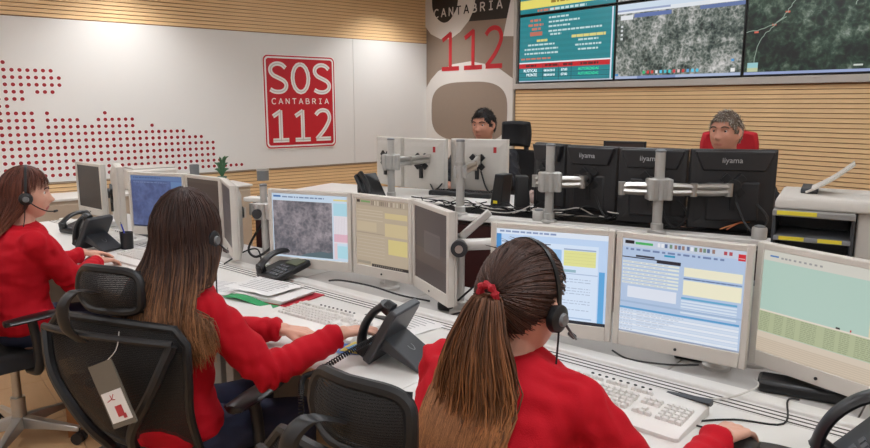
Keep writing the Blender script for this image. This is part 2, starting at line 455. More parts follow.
flat('brown_oval', [(.775 + .655 * math.copysign(abs(math.cos(t)) ** .62, math.cos(t)), 1.50 + .34 * math.copysign(abs(math.sin(t)) ** .62, math.sin(t))) for t in [i * PI / 24 for i in range(48)]], BROWN, 2)
T = TR(0, -.0135, 0, rx=R(90))
lettering('1', .28 - GPW / 2, 1.985, .36, .43, .05, 0, 0, .003, T).build('red_numeral', REDP, gp)
lettering('1', .68 - GPW / 2, 1.985, .35, .43, .05, 0, 0, .003, T).build('red_numeral', REDP, gp)
lettering('2', 1.055 - GPW / 2, 1.985, .30, .43, .05, 0, 0, .003, T).build('red_numeral', REDP, gp)
for i, ch in enumerate('CANTABRIA'): lettering(ch, .175 + .1335 * i - GPW / 2, 2.60, .085, .095, .014, 0, 0, .0035, T).build('letter', BLK if ch == 'T' or i == 4 else PALE, gp)
bx('panel_edge', (GPW / 2 + .006, -.002, RH / 2), (.012, .03, RH), FR, gp)

# ---- SOS CANTABRIA 112 sign on the white wall
sg = thing('wall_sign', 'red rectangular wall sign reading SOS CANTABRIA 112', 'sign', rw(.0156, -1.765) + (1.112,), RROT + PI / 2)
REDS = M('sign_red', (188, 24, 38), .42, var=.02); WHS = M('sign_white', (232, 228, 222), .45, var=.02); GRS = M('sign_grey', (196, 188, 182), .5)
def rrect(w_, h_, r_, y0=0, n=6):
    out = []
    for cx, cy, a0 in ((w_ / 2 - r_, h_ - r_, 0), (-w_ / 2 + r_, h_ - r_, 90), (-w_ / 2 + r_, r_, 180), (w_ / 2 - r_, r_, 270)):
        for k in range(n + 1):
            t = R(a0 + 90 * k / n); out.append((cx + r_ * math.cos(t), cy + r_ * math.sin(t) + y0))
    return out
SW, SH = .872, .992
T = TR(0, 0, 0, rx=R(90))
MB().prism(rrect(SW, SH, .06), 0, .008, T).build('white_border', WHS, sg)
MB().prism(rrect(SW - .022, SH - .022, .052, .011), 0, .010, T).build('red_border', REDS, sg)
MB().prism(rrect(SW - .05, SH - .05, .042, .025), 0, .0115, T).build('white_line', WHS, sg)
MB().prism(rrect(SW - .084, SH - .084, .03, .042), 0, .013, T).build('board', REDS, sg)
for i, ch in enumerate('SOS'):
    lettering(ch, -.368 + i * .262, .60, .215, .30, .044, 0, .013, .0155, T).build('letter', WHS, sg)
    lettering(ch, -.368 + i * .262, .60, .215, .30, .010, 0, .0155, .0162, T).build('letter_inline', GRS, sg)
for i, ch in enumerate('112'):
    lettering(ch, -.368 + i * .262, .085, .215, .33, .044, 0, .013, .0155, T).build('numeral', WHS, sg)
    lettering(ch, -.368 + i * .262, .085, .215, .33, .010, 0, .0155, .0162, T).build('numeral_inline', GRS, sg)
lettering('CANTABRIA', -.345, .478, .05, .058, .0085, .0795, .013, .0155, T).build('lettering', WHS, sg)
sw = thing('wall_switch', 'small dark vertical control plate low on the white wall', 'switch', rw(.0156, -.661) + (.95,), RROT + PI / 2)
bx('plate', (0, -.006, .06), (.03, .012, .12), M('switch_grey', (120, 118, 116), .5), sw, .002)
bx('button', (0, -.014, .085), (.018, .008, .03), M('switch_black', (40, 40, 42), .4), sw, .002)

# ---- video wall
BEZ = M('bezel_black', (16, 16, 18), .35)
TVW, TVH, TVB = 1.221, .682, 1.805
rng = random.Random(3)
AER1 = map_mat('aerial_town', [(.34, (16, 26, 28)), (.41, (58, 72, 66)), (.47, (104, 114, 106)), (.53, (160, 162, 158)), (.62, (216, 214, 212))], 19, .9, vor=30)
AER2 = map_mat('aerial_hills', [(.36, (4, 10, 9)), (.43, (18, 36, 28)), (.49, (44, 68, 52)), (.55, (92, 110, 94)), (.64, (170, 178, 170))], 10, .8, vor=18)
def tv(i, z0, label):
    t = thing('wall_screen', label, 'screen', rw(1.572 + TVW * i + TVW / 2 + .018, -.006) + (z0,), RROT, 'screens of the video wall')
    bx('housing', (0, 0, TVH / 2), (TVW - .003, .05, TVH - .003), BEZ, t, .004)
    return t
def tvscreen(t, S, mats): return S.build(mats, t, (0, -.0262, .012))
sw_, sh_ = TVW - .028, TVH - .026
def board(S, top):
    S.rect(0, 0, 1, 1, (28, 128, 138))
    TXT = (196, 222, 222); SAL = (206, 120, 96); YEL = (222, 210, 128)
    for q in range(12): S.rect(0, q / 12, 1, q / 12 + .04, (32, 134, 143))
    if top:
        S.rect(0, .80, 1, .93, (232, 220, 110)); S.words(.35, .8, .83, .05, (150, 120, 40), rng)
        S.words(.2, .42, .955, .035, SAL, rng); S.words(.34, .72, .955, .035, TXT, rng); return
    for q, (a, b, y) in enumerate([(.12, .24, .05), (.1, .27, .12), (.14, .24, .18)]): S.words(a, b, y, .035, SAL, rng)
    S.rect(.12, .24, .26, .30, (190, 110, 92))
    for a, b, y in [(.33, .55, .035), (.33, .66, .10), (.33, .56, .165), (.33, .88, .235), (.35, .47, .285)]: S.words(a, b, y, .026, TXT, rng, .008, .015, .05)
    S.words(.2, .32, .36, .035, YEL, rng, .004); S.words(.58, .92, .335, .04, YEL, rng, .004)
    for a, b, y in [(.1, .4, .425), (.06, .44, .49), (.06, .44, .555), (.65, .85, .40), (.62, .88, .47), (.65, .85, .535)]: S.words(a, b, y, .026, TXT, rng, .008, .015, .05)
    S.words(.02, .36, .635, .026, SAL, rng)
    S.rect(0, .70, .985, .72, (235, 235, 240)); S.rect(.972, 0, .985, 1, (215, 225, 240))
    S.rect(0, .72, .97, .79, (200, 30, 40))
    for a, b in ((.08, .2), (.3, .44), (.5, .6), (.68, .86)): S.words(a, b, .738, .034, (90, 20, 26), rng, .008)
    for x in (.275, .45, .585): S.rect(x, .72, x + .005, .985, (10, 60, 70))
    for y in (.86, .925): S.rect(0, y, .97, y + .006, (10, 60, 70))
    S.rect(0, .985, 1, 1, (190, 200, 215))
t1 = tv(0, TVB, 'video wall screen showing a teal board with red table header')
S = Screen(sw_, sh_); board(S, False); tvscreen(t1, S, [SCREEN])
EMW = M('lit_white_text', (225, 232, 235), emit=.9); EMG = M('lit_green_text', (60, 205, 140), emit=.9)
for txt, x, y, m, s_ in (('RUSTICAS', .055, .850, EMW, .042), ('MONTE', .09, .917, EMW, .042), ('08/04/2018', .29, .850, EMW, .032), ('08/04/2018', .29, .917, EMW, .032), ('07:00', .48, .850, EMW, .036), ('07:00', .48, .917, EMW, .036), ('AUTORIZADAS', .66, .850, EMG, .036), ('AUTORIZADAS', .66, .917, EMG, .036)):
    text('lettering', txt, s_, m, t1, TR((x - .5) * sw_, -.030, .012 + (1 - y) * sh_, rx=R(90)))
t1b = tv(0, TVB + TVH + .004, 'upper video wall screen with a yellow strip across its teal board')
S = Screen(sw_, sh_); board(S, True); tvscreen(t1b, S, [SCREEN])
t2 = tv(1, TVB, 'video wall screen showing a grey aerial town map with coloured icons')
S = Screen(sw_, sh_); S.rect(0, 0, 1, 1, (120, 125, 120), 1); S.rect(0, 0, 1, .075, (205, 220, 235)); S.rect(0, .075, 1, .125, (225, 230, 236)); S.rect(.0, .075, .45, .10, (150, 165, 200))
S.rect(.03, .15, .14, .21, (225, 228, 232)); S.rect(.15, .14, .46, .19, (88, 110, 168)); S.rect(.68, .13, 1, .175, (95, 115, 165)); S.rect(.75, .07, 1, .12, (235, 238, 242))
for q in range(4): S.rect(.035, .28 + q * .055, .055, .31 + q * .055, (210, 214, 216))
for q, c in enumerate([(40, 190, 120), (210, 60, 60), (210, 70, 60), (230, 230, 230), (90, 200, 230), (70, 190, 210), (60, 200, 200), (210, 60, 70), (230, 200, 200), (200, 60, 60), (90, 160, 210), (90, 200, 235), (70, 190, 220)]):
    S.rect(.245 + q * .036, .90, .265 + q * .036, .94, c)
S.rect(0, .965, 1, 1, (170, 185, 215)); S.rect(.2, .965, .52, 1, (120, 140, 185)); S.rect(.93, .91, .96, .955, (235, 235, 235)); S.rect(.93, .80, .95, .83, (70, 150, 210)); S.rect(.0, .93, .03, .96, (60, 140, 200))
tvscreen(t2, S, [SCREEN, AER1])
t3 = tv(2, TVB, 'video wall screen showing a dark green satellite map of hills')
S = Screen(sw_, sh_); S.rect(0, 0, 1, 1, (40, 60, 50), 1)
for x, y in ((.05, .5), (.16, .43), (.24, .30), (.27, .11), (.2, .03), (.31, .03), (.83, .27), (.78, .46)): S.rect(x, y, x + .028, y + .02, (214, 96, 72))
for x, y in ((.745, .49), (.76, .73), (.27, .0)): S.rect(x, y, x + .02, y + .03, (70, 130, 205))
for x, y in ((.64, .01), (.76, .0), (.92, .56), (.66, .92), (.9, .9)): S.rect(x, y, x + .05, y + .018, (205, 210, 205))
g9 = random.Random(31)
for P in ([(.06, .92), (.09, .62), (.16, .48), (.24, .33), (.29, .2), (.36, .06), (.44, .0)], [(.64, .3), (.70, .12), (.78, .07), (.9, .05), (1, .02)], [(.70, .12), (.74, .35), (.745, .55), (.76, .75), (.79, .97)], [(.76, .75), (.86, .7), (.93, .56), (1, .52)], [(.0, .5), (.12, .47), (.25, .36)]):
    Q = [(p.x, p.y) for p in smooth_path([(a, b, 0) for a, b in P], 5)]; S.line([(a + g9.uniform(-.006, .006), b + g9.uniform(-.008, .008)) for a, b in Q], .006, (140, 160, 146))
S.rect(.02, .86, .09, .965, (150, 200, 205)); S.rect(.02, .92, .09, .965, (190, 200, 160)); S.rect(0, .97, 1, 1, (150, 165, 205))
tvscreen(t3, S, [SCREEN, AER2])
t2b = tv(1, TVB + TVH + .004, 'upper video wall screen above the grey aerial map')
S = Screen(sw_, sh_); S.rect(0, 0, 1, 1, (120, 125, 120), 1); tvscreen(t2b, S, [SCREEN, AER1])

# ---- ceiling lights
EMP = M('panel_diffuser', (244, 249, 255), emit=PANEL_POWER, var=0)
FRW = M('panel_frame', (210, 210, 208), .5)
pm = None
for i in range(4):
    for j in range(4):
        x, y = 1.9 + i * 2.1, -1.5 - j * 2.6
        p = thing('ceiling_light', 'flush square ceiling light panel overhead', 'light', rw(x, y) + (RH - .03,), RROT, 'ceiling light panels')
        if pm is None:
            f = MB()
            for a, b, c_, d_ in ((-.305, 0, .02, .63), (.305, 0, .02, .63), (0, -.305, .59, .02), (0, .305, .59, .02)): f.box((a, b, .015), (c_, d_, .03))
            f = f.build('frame', FRW, p); g = MB().box((0, 0, .012), (.59, .59, .01)).build('diffuser', EMP, p); pm = (f.data, g.data)
        else: child('frame', pm[0], p); child('diffuser', pm[1], p)
SPG = M('lamp_lens', (255, 246, 232), emit=6, var=0)
for n_, y in enumerate((-.75, -3.6, -6.4)):
    p = thing('ceiling_downlight', ['ceiling downlight over the white wall next to the printed panel', 'ceiling downlight over the white wall left of the red sign', 'ceiling downlight over the far left end of the white wall'][n_], 'light', rw(.55, y) + (RH - .03,), RROT, 'wall washing downlights')
    MB().lathe([(.055, .0), (.07, .0), (.07, .028), (.055, .028)], 20).build('ring', FRW, p, smooth=True)
    MB().lathe([(.001, .012), (.054, .012), (.054, .02), (.001, .02)], 20).build('lens', SPG, p, smooth=True)
    l = bpy.data.lights.new('downlight', 'SPOT'); l.energy = SPOT_POWER; l.color = (.96, .98, 1); l.spot_size = R(120); l.spot_blend = .8; l.shadow_soft_size = .05
    lo = bpy.data.objects.new('lamp', l); C.objects.link(lo); lo.parent = p; lo.location = (0, 0, -.02)
# ================================================================ operators' desk row
DESKW = M('desk_white', (226, 223, 218), .35, var=.015, scale=4)
DECKG = M('deck_grey', (186, 182, 178), .4, var=.03, scale=5)
GROOVE = M('groove_dark', (58, 50, 46), .7)
EDGEW = M('edge_beech', (206, 164, 118), .5, var=.1, scale=10)
PANELG = M('desk_panel_grey', (150, 146, 142), .5)
STEEL = M('brushed_steel', (196, 194, 190), .4, .5, var=.06)
ALU = M('polished_aluminium', (188, 185, 180), .36, .85, var=.03)
BLACKP = M('black_plastic', (26, 26, 28), .38, var=.08)
DKP = M('dark_grey_plastic', (52, 53, 56), .4, var=.06)
GREYP = M('mid_grey_plastic', (120, 122, 124), .4)
CABLE = M('cable_black', (20, 20, 22), .5)
CABLEW = M('cable_white', (205, 200, 194), .5)
PAPER = M('paper_white', (232, 230, 228), .7, var=.01)
INK = M('print_grey', (150, 148, 150), .7)
DH = .74
def desk(u0, u1, label, rear=.52):
    t = thing('desk', label, 'desk', dw((u0 + u1) / 2, 0), DROT, 'operator desks in a row')
    L = u1 - u0; h = L - .003
    bx('worktop', (0, -.352, DH - .014), (h, .584, .028), DESKW, t, .003)
    bx('edge_band', (0, -.652, DH - .018), (h, .016, .036), EDGEW, t, .004)
    bx('cable_channel', (0, -.018, DH - .07), (h, .084, .012), GROOVE, t)
    bx('channel_cover', (0, -.0215, DH - .010), (h, .075, .02), DESKW, t)
    for v in (-.050, -.026, -.002): bx('groove_shade_strip', (0, v, DH - .004), (h, .0065, .0095), GROOVE, t)  # dark inlaid strips stand in for the shade inside open slots
    bx('rail', (0, .048, DH - .006), (h, .062, .036), DESKW, t, .005)
    n = max(2, round(L / .62))
    for k in range(n):
        w_ = h / n; bx('rear_panel', (-h / 2 + w_ * (k + .5), (.085 + rear) / 2, DH - .024), (w_ - .004, rear - .085, .028), DECKG, t, .002)
    for x in (-h / 2 + .05, h / 2 - .05):
        bx('leg', (x, -.05, .35), (.06, .62, .70), PANELG, t, .004)
    bx('modesty_panel', (0, .2, .42), (h - .17, .018, .55), PANELG, t)
    return t
desk(-3.72, -2.36, 'white operator desk at the far left, under the dark screen on its own')
desk(-2.36, -.98, 'white operator desk with the black pen cup and two blue and dark screens', .42)
desk(-.98, .36, 'white operator desk carrying the green and red paper folder')
desk(.36, 2.0, 'white operator desk in the right foreground under the three large lit screens', .60)

# ---------------------------------------------------------------- monitors
MW = M('monitor_white', (206, 200, 191), .42, var=.02)
MWB = M('monitor_back_white', (198, 192, 184), .5, var=.02)
OFF = M('screen_off', (46, 40, 38), .22, var=.15, scale=2)
def monitor(a, b, label, zb=.783, zt=1.176, bz=(.021, .02, .05), paint=None, mats=None, group='white framed operator monitors', body=MW, depth=.05, hump=True, red=False):
    """a, b: top corners left and right as the viewer of the screen sees them"""
    ax, ay = a; bx_, by_ = b; W = math.hypot(bx_ - ax, by_ - ay); H_ = zt - zb
    rz = math.atan2(by_ - ay, bx_ - ax)
    t = thing('monitor', label, 'monitor', ((ax + bx_) / 2, (ay + by_) / 2, zb), rz, group)
    s, tp, bt = bz
    f = MB()
    f.box((-W / 2 + s / 2, .012, H_ / 2), (s, .03, H_)); f.box((W / 2 - s / 2, .012, H_ / 2), (s, .03, H_))
    f.box((0, .012, H_ - tp / 2), (W - 2 * s, .03, tp)); f.box((0, .012, bt / 2), (W - 2 * s, .03, bt))
    fr = f.build('bezel', body, t, bevel=.003)
    MB().cyl((.0, -.002, .022), (.0, -.006, .022), .005, n=10).build('power_button', BLACKP, fr)
    bk = MB().loft([[(x * (W / 2 - i), y, H_ / 2 + z * (H_ / 2 - i)) for x, z in ((-1, -1), (1, -1), (1, 1), (-1, 1))] for y, i in ((.0275, 0), (.04, .004), (depth, .03), (depth + .012, .055))]).build('back_cover', body if body is not MW else MWB, t, bevel=.003)
    m = MB()
    for s_ in (-1, 1): m.loft([[(s_ * k * .046 + a * .014, depth + .018 + b, H_ * .56 + k * .046 - s_ * a * .014) for a, b in ((-1, -.008), (1, -.008), (1, .008), (-1, .008))] for k in (-1, -.5, .5, 1)])
    m.cyl((0, depth + .008, H_ * .56), (0, depth + .04, H_ * .56), .032, n=14); m.box((0, depth + .02, H_ * .56 - .075), (.026, .016, .09))
    m.build('mount_bracket', BLACKP, t, bevel=.002)
    if red: bx('inventory_sticker', (-W * .3, depth - .002, H_ * .80), (.022, .03, .04), M('sticker_red', (176, 40, 44), .5), t)
    w_, h_ = W - 2 * s, H_ - tp - bt
    S = Screen(w_, h_)
    if paint: paint(S)
    else: S.rect(0, 0, 1, 1, (30, 26, 26))
    S.build(mats or [SCREEN], t, (0, .004, bt))
    return t
def rects(S, *rs):
    for r_ in rs: S.rect(*r_)
def p_text(S):                                                  # light blue mail page with a yellow field
    g = random.Random(11)
    rects(S, (0, 0, 1, 1, (190, 214, 244)), (.0, .0, 1, .06, (222, 232, 246)), (0, .06, .045, 1, (66, 142, 206)), (.05, .13, .92, 1, (214, 230, 250)), (.93, .40, .98, .97, (92, 166, 220)))
    S.words(.03, .55, .02, .02, (130, 150, 190), g); rects(S, (.05, .14, .5, .15, (60, 80, 120)), (.45, .19, .60, .36, (158, 196, 236)), (.62, .19, .90, .36, (226, 226, 150)), (.62, .17, .90, .185, (150, 170, 200)))
    for q in range(4): rects(S, (.625, .22 + q * .035, .9, .222 + q * .035, (196, 196, 130)))
    rects(S, (.62, .40, .73, .43, (150, 186, 200)), (.05, .44, .92, .45, (170, 190, 220)))
    for y in (.50, .53, .60, .63, .66, .74, .77, .84): S.words(.3, .86, y, .008, (168, 184, 210), g, .01, .01, .05)
    rects(S, (.5, .93, .88, .945, (170, 196, 226)), (0, .965, 1, 1, (22, 26, 36)))
def p_form(S):                                                  # incident form
    g = random.Random(5)
    rects(S, (0, 0, 1, 1, (178, 198, 226)), (0, 0, 1, .085, (196, 206, 222)), (.02, .02, .10, .055, (20, 22, 28)), (.11, .03, .26, .055, (70, 176, 96)))
    for x in [.30, .33, .36, .40, .44, .47, .50, .54, .57, .60, .64, .67, .70, .74]: rects(S, (x, .02, x + .022, .06, g.choice([(90, 110, 150), (150, 120, 110), (230, 232, 238), (110, 140, 120)])))
    for x in (.83, .87): rects(S, (x, .025, x + .025, .06, (176, 70, 80)))
    rects(S, (.94, .035, .995, .10, (206, 40, 52)), (.945, .075, .99, .08, (240, 220, 220)))
    S.words(.03, .85, .10, .02, (110, 130, 170), g, .02); rects(S, (.36, .13, .45, .15, (40, 150, 190)), (0, .19, .5, .20, (30, 32, 44)), (.12, .165, .28, .185, (40, 42, 56)), (.3, .20, .5, .225, (30, 32, 44)))
    for y in (.235, .27, .31, .35, .385, .42, .455): rects(S, (.01, y, .49, y + .020, (226, 230, 222))); S.words(.02, .4, y + .005, .01, (198, 204, 212), g)
    rects(S, (.06, .50, .48, .62, (222, 228, 240)), (.53, .23, .985, .32, (236, 232, 206)), (.53, .36, .985, .51, (238, 234, 206)), (.53, .335, .985, .35, (120, 150, 190)))
    S.words(.53, .95, .34, .008, (90, 110, 150), g)
    rects(S, (.52, .535, .96, .555, (96, 166, 206)))
    for q in range(5): rects(S, (.52, .565 + q * .03, .96, .583 + q * .03, (214, 226, 240)))
    rects(S, (0, .66, 1, .68, (160, 184, 214)), (0, .725, .985, .745, (84, 156, 206)))
    for q in range(8):
        y = .752 + q * .029; rects(S, (0, y, .985, y + .025, (226, 232, 242) if q % 2 else (208, 220, 236))); S.words(.01, .12, y + .007, .008, (182, 192, 212), g, .01, .01, .03)
        if q < 6: S.words(.15, .55 - .04 * q, y + .007, .008, (188, 198, 216), g)
    rects(S, (0, .985, 1, 1, (150, 160, 180)))
def p_map(S):                                                   # washed out teal map with a list
    g = random.Random(8)
    rects(S, (0, 0, 1, 1, (176, 202, 190)), (0, 0, 1, .10, (206, 204, 194)), (.05, .045, .12, .06, (70, 120, 180)))
    for x in [.14, .17, .2, .24, .28, .32, .36, .4, .44]: rects(S, (x, .05, x + .02, .068, (150, 150, 150)))
    rects(S, (.82, .35, 1, .62, (214, 204, 176)), (.84, .42, .99, .425, (200, 150, 140)), (.86, .38, .865, .6, (200, 160, 150)), (0, .585, 1, .60, (224, 214, 200)), (0, .60, 1, .80, (176, 184, 148)))
    for q in range(11):
        y = .608 + q * .0172
        for a, b in ((.01, .09), (.13, .2), (.23, .3), (.34, .46), (.52, .6), (.63, .7), (.74, .86), (.9, .99)): S.words(a, b, y, .0085, (150, 158, 128), g, .006, .01, .04)
    rects(S, (0, .80, 1, .86, (210, 196, 178)), (0, .86, 1, 1, (196, 180, 160)), (.6, .565, .63, .582, (40, 40, 40)), (.7, .56, .71, .58, (190, 50, 50)))
    for q in range(6): rects(S, (0, .87 + q * .02, 1, .88 + q * .02, (206, 190, 170)))
def p_city(S):                                                  # street photo map
    rects(S, (0, 0, 1, 1, (200, 216, 232)), (0, 0, 1, .10, (196, 214, 232)), (.02, .03, .12, .06, (60, 110, 170)))
    S.words(.14, .7, .04, .022, (120, 140, 170), random.Random(2)); rects(S, (.01, .11, .80, .97, (150, 146, 152), 1), (.82, .11, 1, .30, (170, 212, 226)), (.82, .05, 1, .075, (222, 210, 140)), (.82, .30, 1, .72, (224, 218, 224)), (.82, .58, 1, .70, (222, 176, 192)), (.86, .76, 1, .95, (170, 214, 226)), (.82, .72, .86, .97, (222, 200, 206)))
    for x in range(8): rects(S, (.82 + .02 * x, .32, .822 + .02 * x, .7, (190, 180, 190)))
    X = lambda t: (t - .5) * S.w
    Z = lambda t: (1 - t) * S.h
    S.mb.col = lin((84, 104, 112)); S.mb.cur = 0; yy = -.00004 * (S.k + 2); S.k += 2
    P = [(.36, .97), (.45, .92), (.58, .89), (.66, .87), (.74, .885), (.80, .86), (.80, .97)]
    S.mb.add([(X(a), yy, Z(b)) for a, b in P], [tuple(range(len(P)))])
def p_formdim(S):                                               # the same form seen at a slant: brownish
    g = random.Random(6)
    rects(S, (0, 0, 1, 1, (178, 162, 140)), (0, 0, 1, .10, (166, 152, 134)), (.02, .02, .08, .06, (40, 36, 30)), (.10, .03, .28, .055, (110, 150, 90)))
    for x in [.3, .33, .36, .42, .46, .49, .52, .56, .6, .63, .67, .72, .78, .84, .9]: rects(S, (x, .02, x + .02, .085, g.choice([(126, 112, 96), (196, 184, 164), (140, 120, 110)])))
    for y in (.16, .2, .24, .3): rects(S, (.02, y, .52, y + .015, (190, 176, 154)))
    rects(S, (.02, .34, .40, .48, (190, 174, 146)), (.56, .18, .97, .26, (200, 182, 136)), (.56, .33, .97, .52, (198, 180, 140)), (.62, .56, .97, .78, (206, 190, 128)), (.0, .5, .55, .51, (150, 136, 120)))
    for y in (.55, .6, .65, .7, .75, .8, .85): rects(S, (.02, y, .55, y + .012, (186, 172, 152)))
    rects(S, (.3, .955, 1, 1, (40, 34, 30)), (.02, .93, .28, .97, (150, 140, 124)))
    for x in [.34 + .04 * q for q in range(14)]: rects(S, (x, .965, x + .02, .99, (120, 110, 100)))
def p_blue(S):
    rects(S, (0, 0, 1, 1, (86, 110, 168)), (0, 0, 1, .09, (112, 140, 190)), (0, .10, .76, .97, (84, 100, 142), 1), (.78, .1, 1, .5, (116, 150, 200)), (.78, .5, 1, .97, (98, 120, 170)), (0, .97, 1, 1, (40, 46, 80)))
    S.words(.05, .6, .03, .02, (70, 90, 140), random.Random(1)); S.words(.05, .7, .12, .02, (130, 150, 190), random.Random(4))
def p_dark(S):
    rects(S, (0, 0, 1, 1, (70, 58, 54)), (0, 0, 1, .08, (84, 72, 66)), (.05, .30, .5, .31, (40, 32, 30)), (.05, .35, .6, .36, (96, 84, 78)), (0, .6, 1, 1, (66, 55, 52)))
    S.words(.04, .5, .33, .02, (44, 36, 34), random.Random(9))
def p_side(S):
    rects(S, (0, 0, 1, 1, (62, 52, 50)), (0, .55, 1, .75, (74, 60, 54)), (.30, .30, .78, .60, (88, 78, 76)), (.33, .33, .75, .57, (80, 70, 68)), (0, .75, 1, 1, (58, 46, 42)))
AERC = map_mat('aerial_city', [(.25, (52, 52, 60)), (.42, (104, 102, 110)), (.54, (150, 142, 148)), (.66, (186, 176, 182)), (.82, (214, 206, 206))], 22, .85, vor=40)
AERB = map_mat('aerial_blue', [(.25, (48, 56, 96)), (.45, (74, 88, 132)), (.6, (96, 112, 158)), (.8, (138, 152, 190))], 14, .85, vor=26)
XY = lambda u, v: tuple(dw(u, v)[:2])
monitor((.203, 2.46), (.607, 2.284), 'white monitor showing a light blue mail page with a yellow field', paint=p_text)
monitor((.612, 2.280), (.963, 2.034), 'white monitor showing a blue and white incident form with red square', paint=p_form)
monitor((1.004, 2.100), (1.232, 1.728), 'large white monitor showing a pale green map above a list', paint=p_map)
monitor((-.842, 3.449), (-.404, 3.276), 'white monitor showing a grey street photo map with a blue bay', paint=p_city, mats=[SCREEN, AERC])
monitor((-.397, 3.276), (-.103, 3.051), 'white monitor showing a brownish form with yellow fields', paint=p_formdim)
monitor((-.100, 3.048), (.055, 2.690), 'white monitor turned aside, screen dark brown, beside the brownish form', paint=p_side)
monitor((-1.933, 4.322), (-1.522, 4.173), 'white monitor showing a dim blue map behind the pen cup', paint=p_blue, mats=[SCREEND, AERB])
monitor((-1.519, 4.171), (-1.234, 3.946), 'white monitor with a dark brown page behind the brown haired woman', paint=p_dark, mats=[SCREEND])
monitor((-1.231, 3.944), (-1.062, 3.555), 'white monitor turned aside, next to the steel pole, screen dark', paint=p_side, mats=[SCREEND])
monitor((-2.66, 5.10), (-2.352, 4.84), 'white monitor with a black screen at the far left', paint=lambda S: rects(S, (0, 0, 1, 1, (44, 40, 38))), mats=[SCREEND], zb=.80, zt=1.175)
# back of a monitor seen at its edge
monitor((-1.985, 4.38), (-2.145, 4.68), 'white monitor seen from behind beside the blue map monitor', zt=1.20, paint=p_dark, mats=[SCREEND])

# ---------------------------------------------------------------- monitor poles and arms
def pole_stand(loc, h, label, z0, r=.019, cups=True, group='steel monitor poles', extra=None, rz=0):
    t = thing('monitor_stand', label, 'stand', (loc[0], loc[1], z0), rz, group)
    MB().lathe([(.045, 0), (.045, .012), (.03, .02), (.03, .05), (r, .055)], 20).build('base', STEEL, t, smooth=True)
    MB().cyl((0, 0, .05), (0, 0, h), r, n=18).build('pole', STEEL, t, smooth=True)
    MB().lathe([(r + .001, h - .005), (r + .001, h + .004), (r - .006, h + .008)], 18).build('cap', GREYP, t, smooth=True)
    return t
def arm(t, pts, z, mat=STEEL, w=.016):
    """cast arm of two parallel bars with knuckles"""
    P = [Vector((p[0], p[1], z)) for p in pts]
    for a, b in zip(P, P[1:]):
        m = MB(); d = (b - a).normalized(); n = Vector((-d.y, d.x, 0))
        for s in (-.012, .012):
            mid = (a + b) / 2 + Vector((0, 0, s * 1.3))
            m.tube(smooth_path([a + Vector((0, 0, s)), mid, b + Vector((0, 0, s))], 5), w * .55, 8)
        m.build('arm', mat, t, smooth=True)
    for p in P[1:]: MB().cyl(p - Vector((0, 0, .032)), p + Vector((0, 0, .032)), .018, n=14).build('knuckle', mat, t, smooth=True)
def collar(t, z, w=.05):
    c_ = MB().box((0, 0, z), (w * 1.7, w, w * 1.5)).build('collar', STEEL, t, bevel=.008)
    for x in (-.62, 0, .62): MB().cyl((x * w, -w * .48, z - w * .7), (x * w, -w * .48, z + w * .7), w * .2, n=12).build('collar_rib', STEEL, c_, smooth=True)
ps = pole_stand(dw(-1.34, .16), .44, 'steel monitor pole left of the street map monitor', DH - .01); collar(ps, .30, .06)
arm(ps, [(0, 0), (.10, .05), (.20, .03)], .29); arm(ps, [(0, 0), (-.06, .09), (-.10, .14)], .29)
MB().cyl((-.03, -.03, .29), (-.03, -.045, .29), .026, n=18).build('locking_knob', DKP, ps, smooth=True)
ps = pole_stand(dw(-.58, .33), .30, 'short steel monitor pole under the brownish form monitor', DH - .01)
ps = pole_stand(dw(-.50, .26), .30, 'short steel pole right behind the standing dark grey phone', DH - .01)
ps = pole_stand((.105, 2.80), .33, 'steel monitor pole half hidden in the gap left of the mail screen', DH - .01)
MB().cyl((-.03, -.07, .305), (.17, -.13, .325), .024, n=16).build('arm', STEEL, ps, smooth=True)
MB().cyl((-.005, -.09, .30), (-.01, -.12, .298), .034, n=20).build('locking_knob', DKP, ps, smooth=True); MB().cyl((-.01, -.12, .298), (-.011, -.126, .298), .016, n=16).build('knob_cap', ALU, ps, smooth=True)
MB().box((0, 0, 0), (.03, .03, .16), TR(.06, -.02, .38, ry=R(48))).build('link', STEEL, ps, bevel=.006)
ps = pole_stand(dw(1.02, .25), .28, 'steel monitor pole behind the incident form monitor', DH - .01)
ps = pole_stand(dw(1.10, .36), .28, 'steel monitor pole where the form and map monitors meet', DH - .01)

# ---------------------------------------------------------------- cables lying about
def cable(pts, r, mat, label, loc=None, n=5):
    P = [Vector(p) for p in pts]; b = P[0].copy()
    o = MB().tube(smooth_path([p - b for p in P], 6), r, n).build('cable', mat, smooth=True, loc=b)
    return tag(o, label, 'cable')
Z = DH + .004
cable([dw(-.78, .12, Z + .005), dw(-.62, .06, Z + .045), dw(-.45, .08, Z + .045), dw(-.30, .12, Z + .02), dw(-.2, .2, Z - .005)], .0045, CABLE, 'black cable arching over the desk rail left of the desk phone')
cable([dw(.02, .12, .80), dw(.12, .16, .90), dw(.24, .2, .98), dw(.33, .3, .99)], .0045, CABLE, 'upper black cable sagging beside the ponytail woman')
cable([dw(.0, .10, .74), dw(.12, .12, .79), dw(.25, .16, .87), dw(.34, .26, .92)], .0045, CABLE, 'lower black cable sagging beside the ponytail woman')
cable([dw(1.30, .13, Z - .006), dw(1.29, .04, Z + .020), dw(1.31, -.08, Z), dw(1.20, -.14, Z), dw(1.12, -.24, Z), dw(1.26, -.22, Z)], .0028, CABLE, 'thin black mouse cable looping over the desk grooves')
cable([dw(1.16, .2, Z), dw(1.20, .05, Z + .03), dw(1.13, -.03, Z + .003), dw(1.02, -.10, Z), dw(.98, -.14, Z)], .003, CABLEW, 'white keyboard cable crossing the desk grooves')
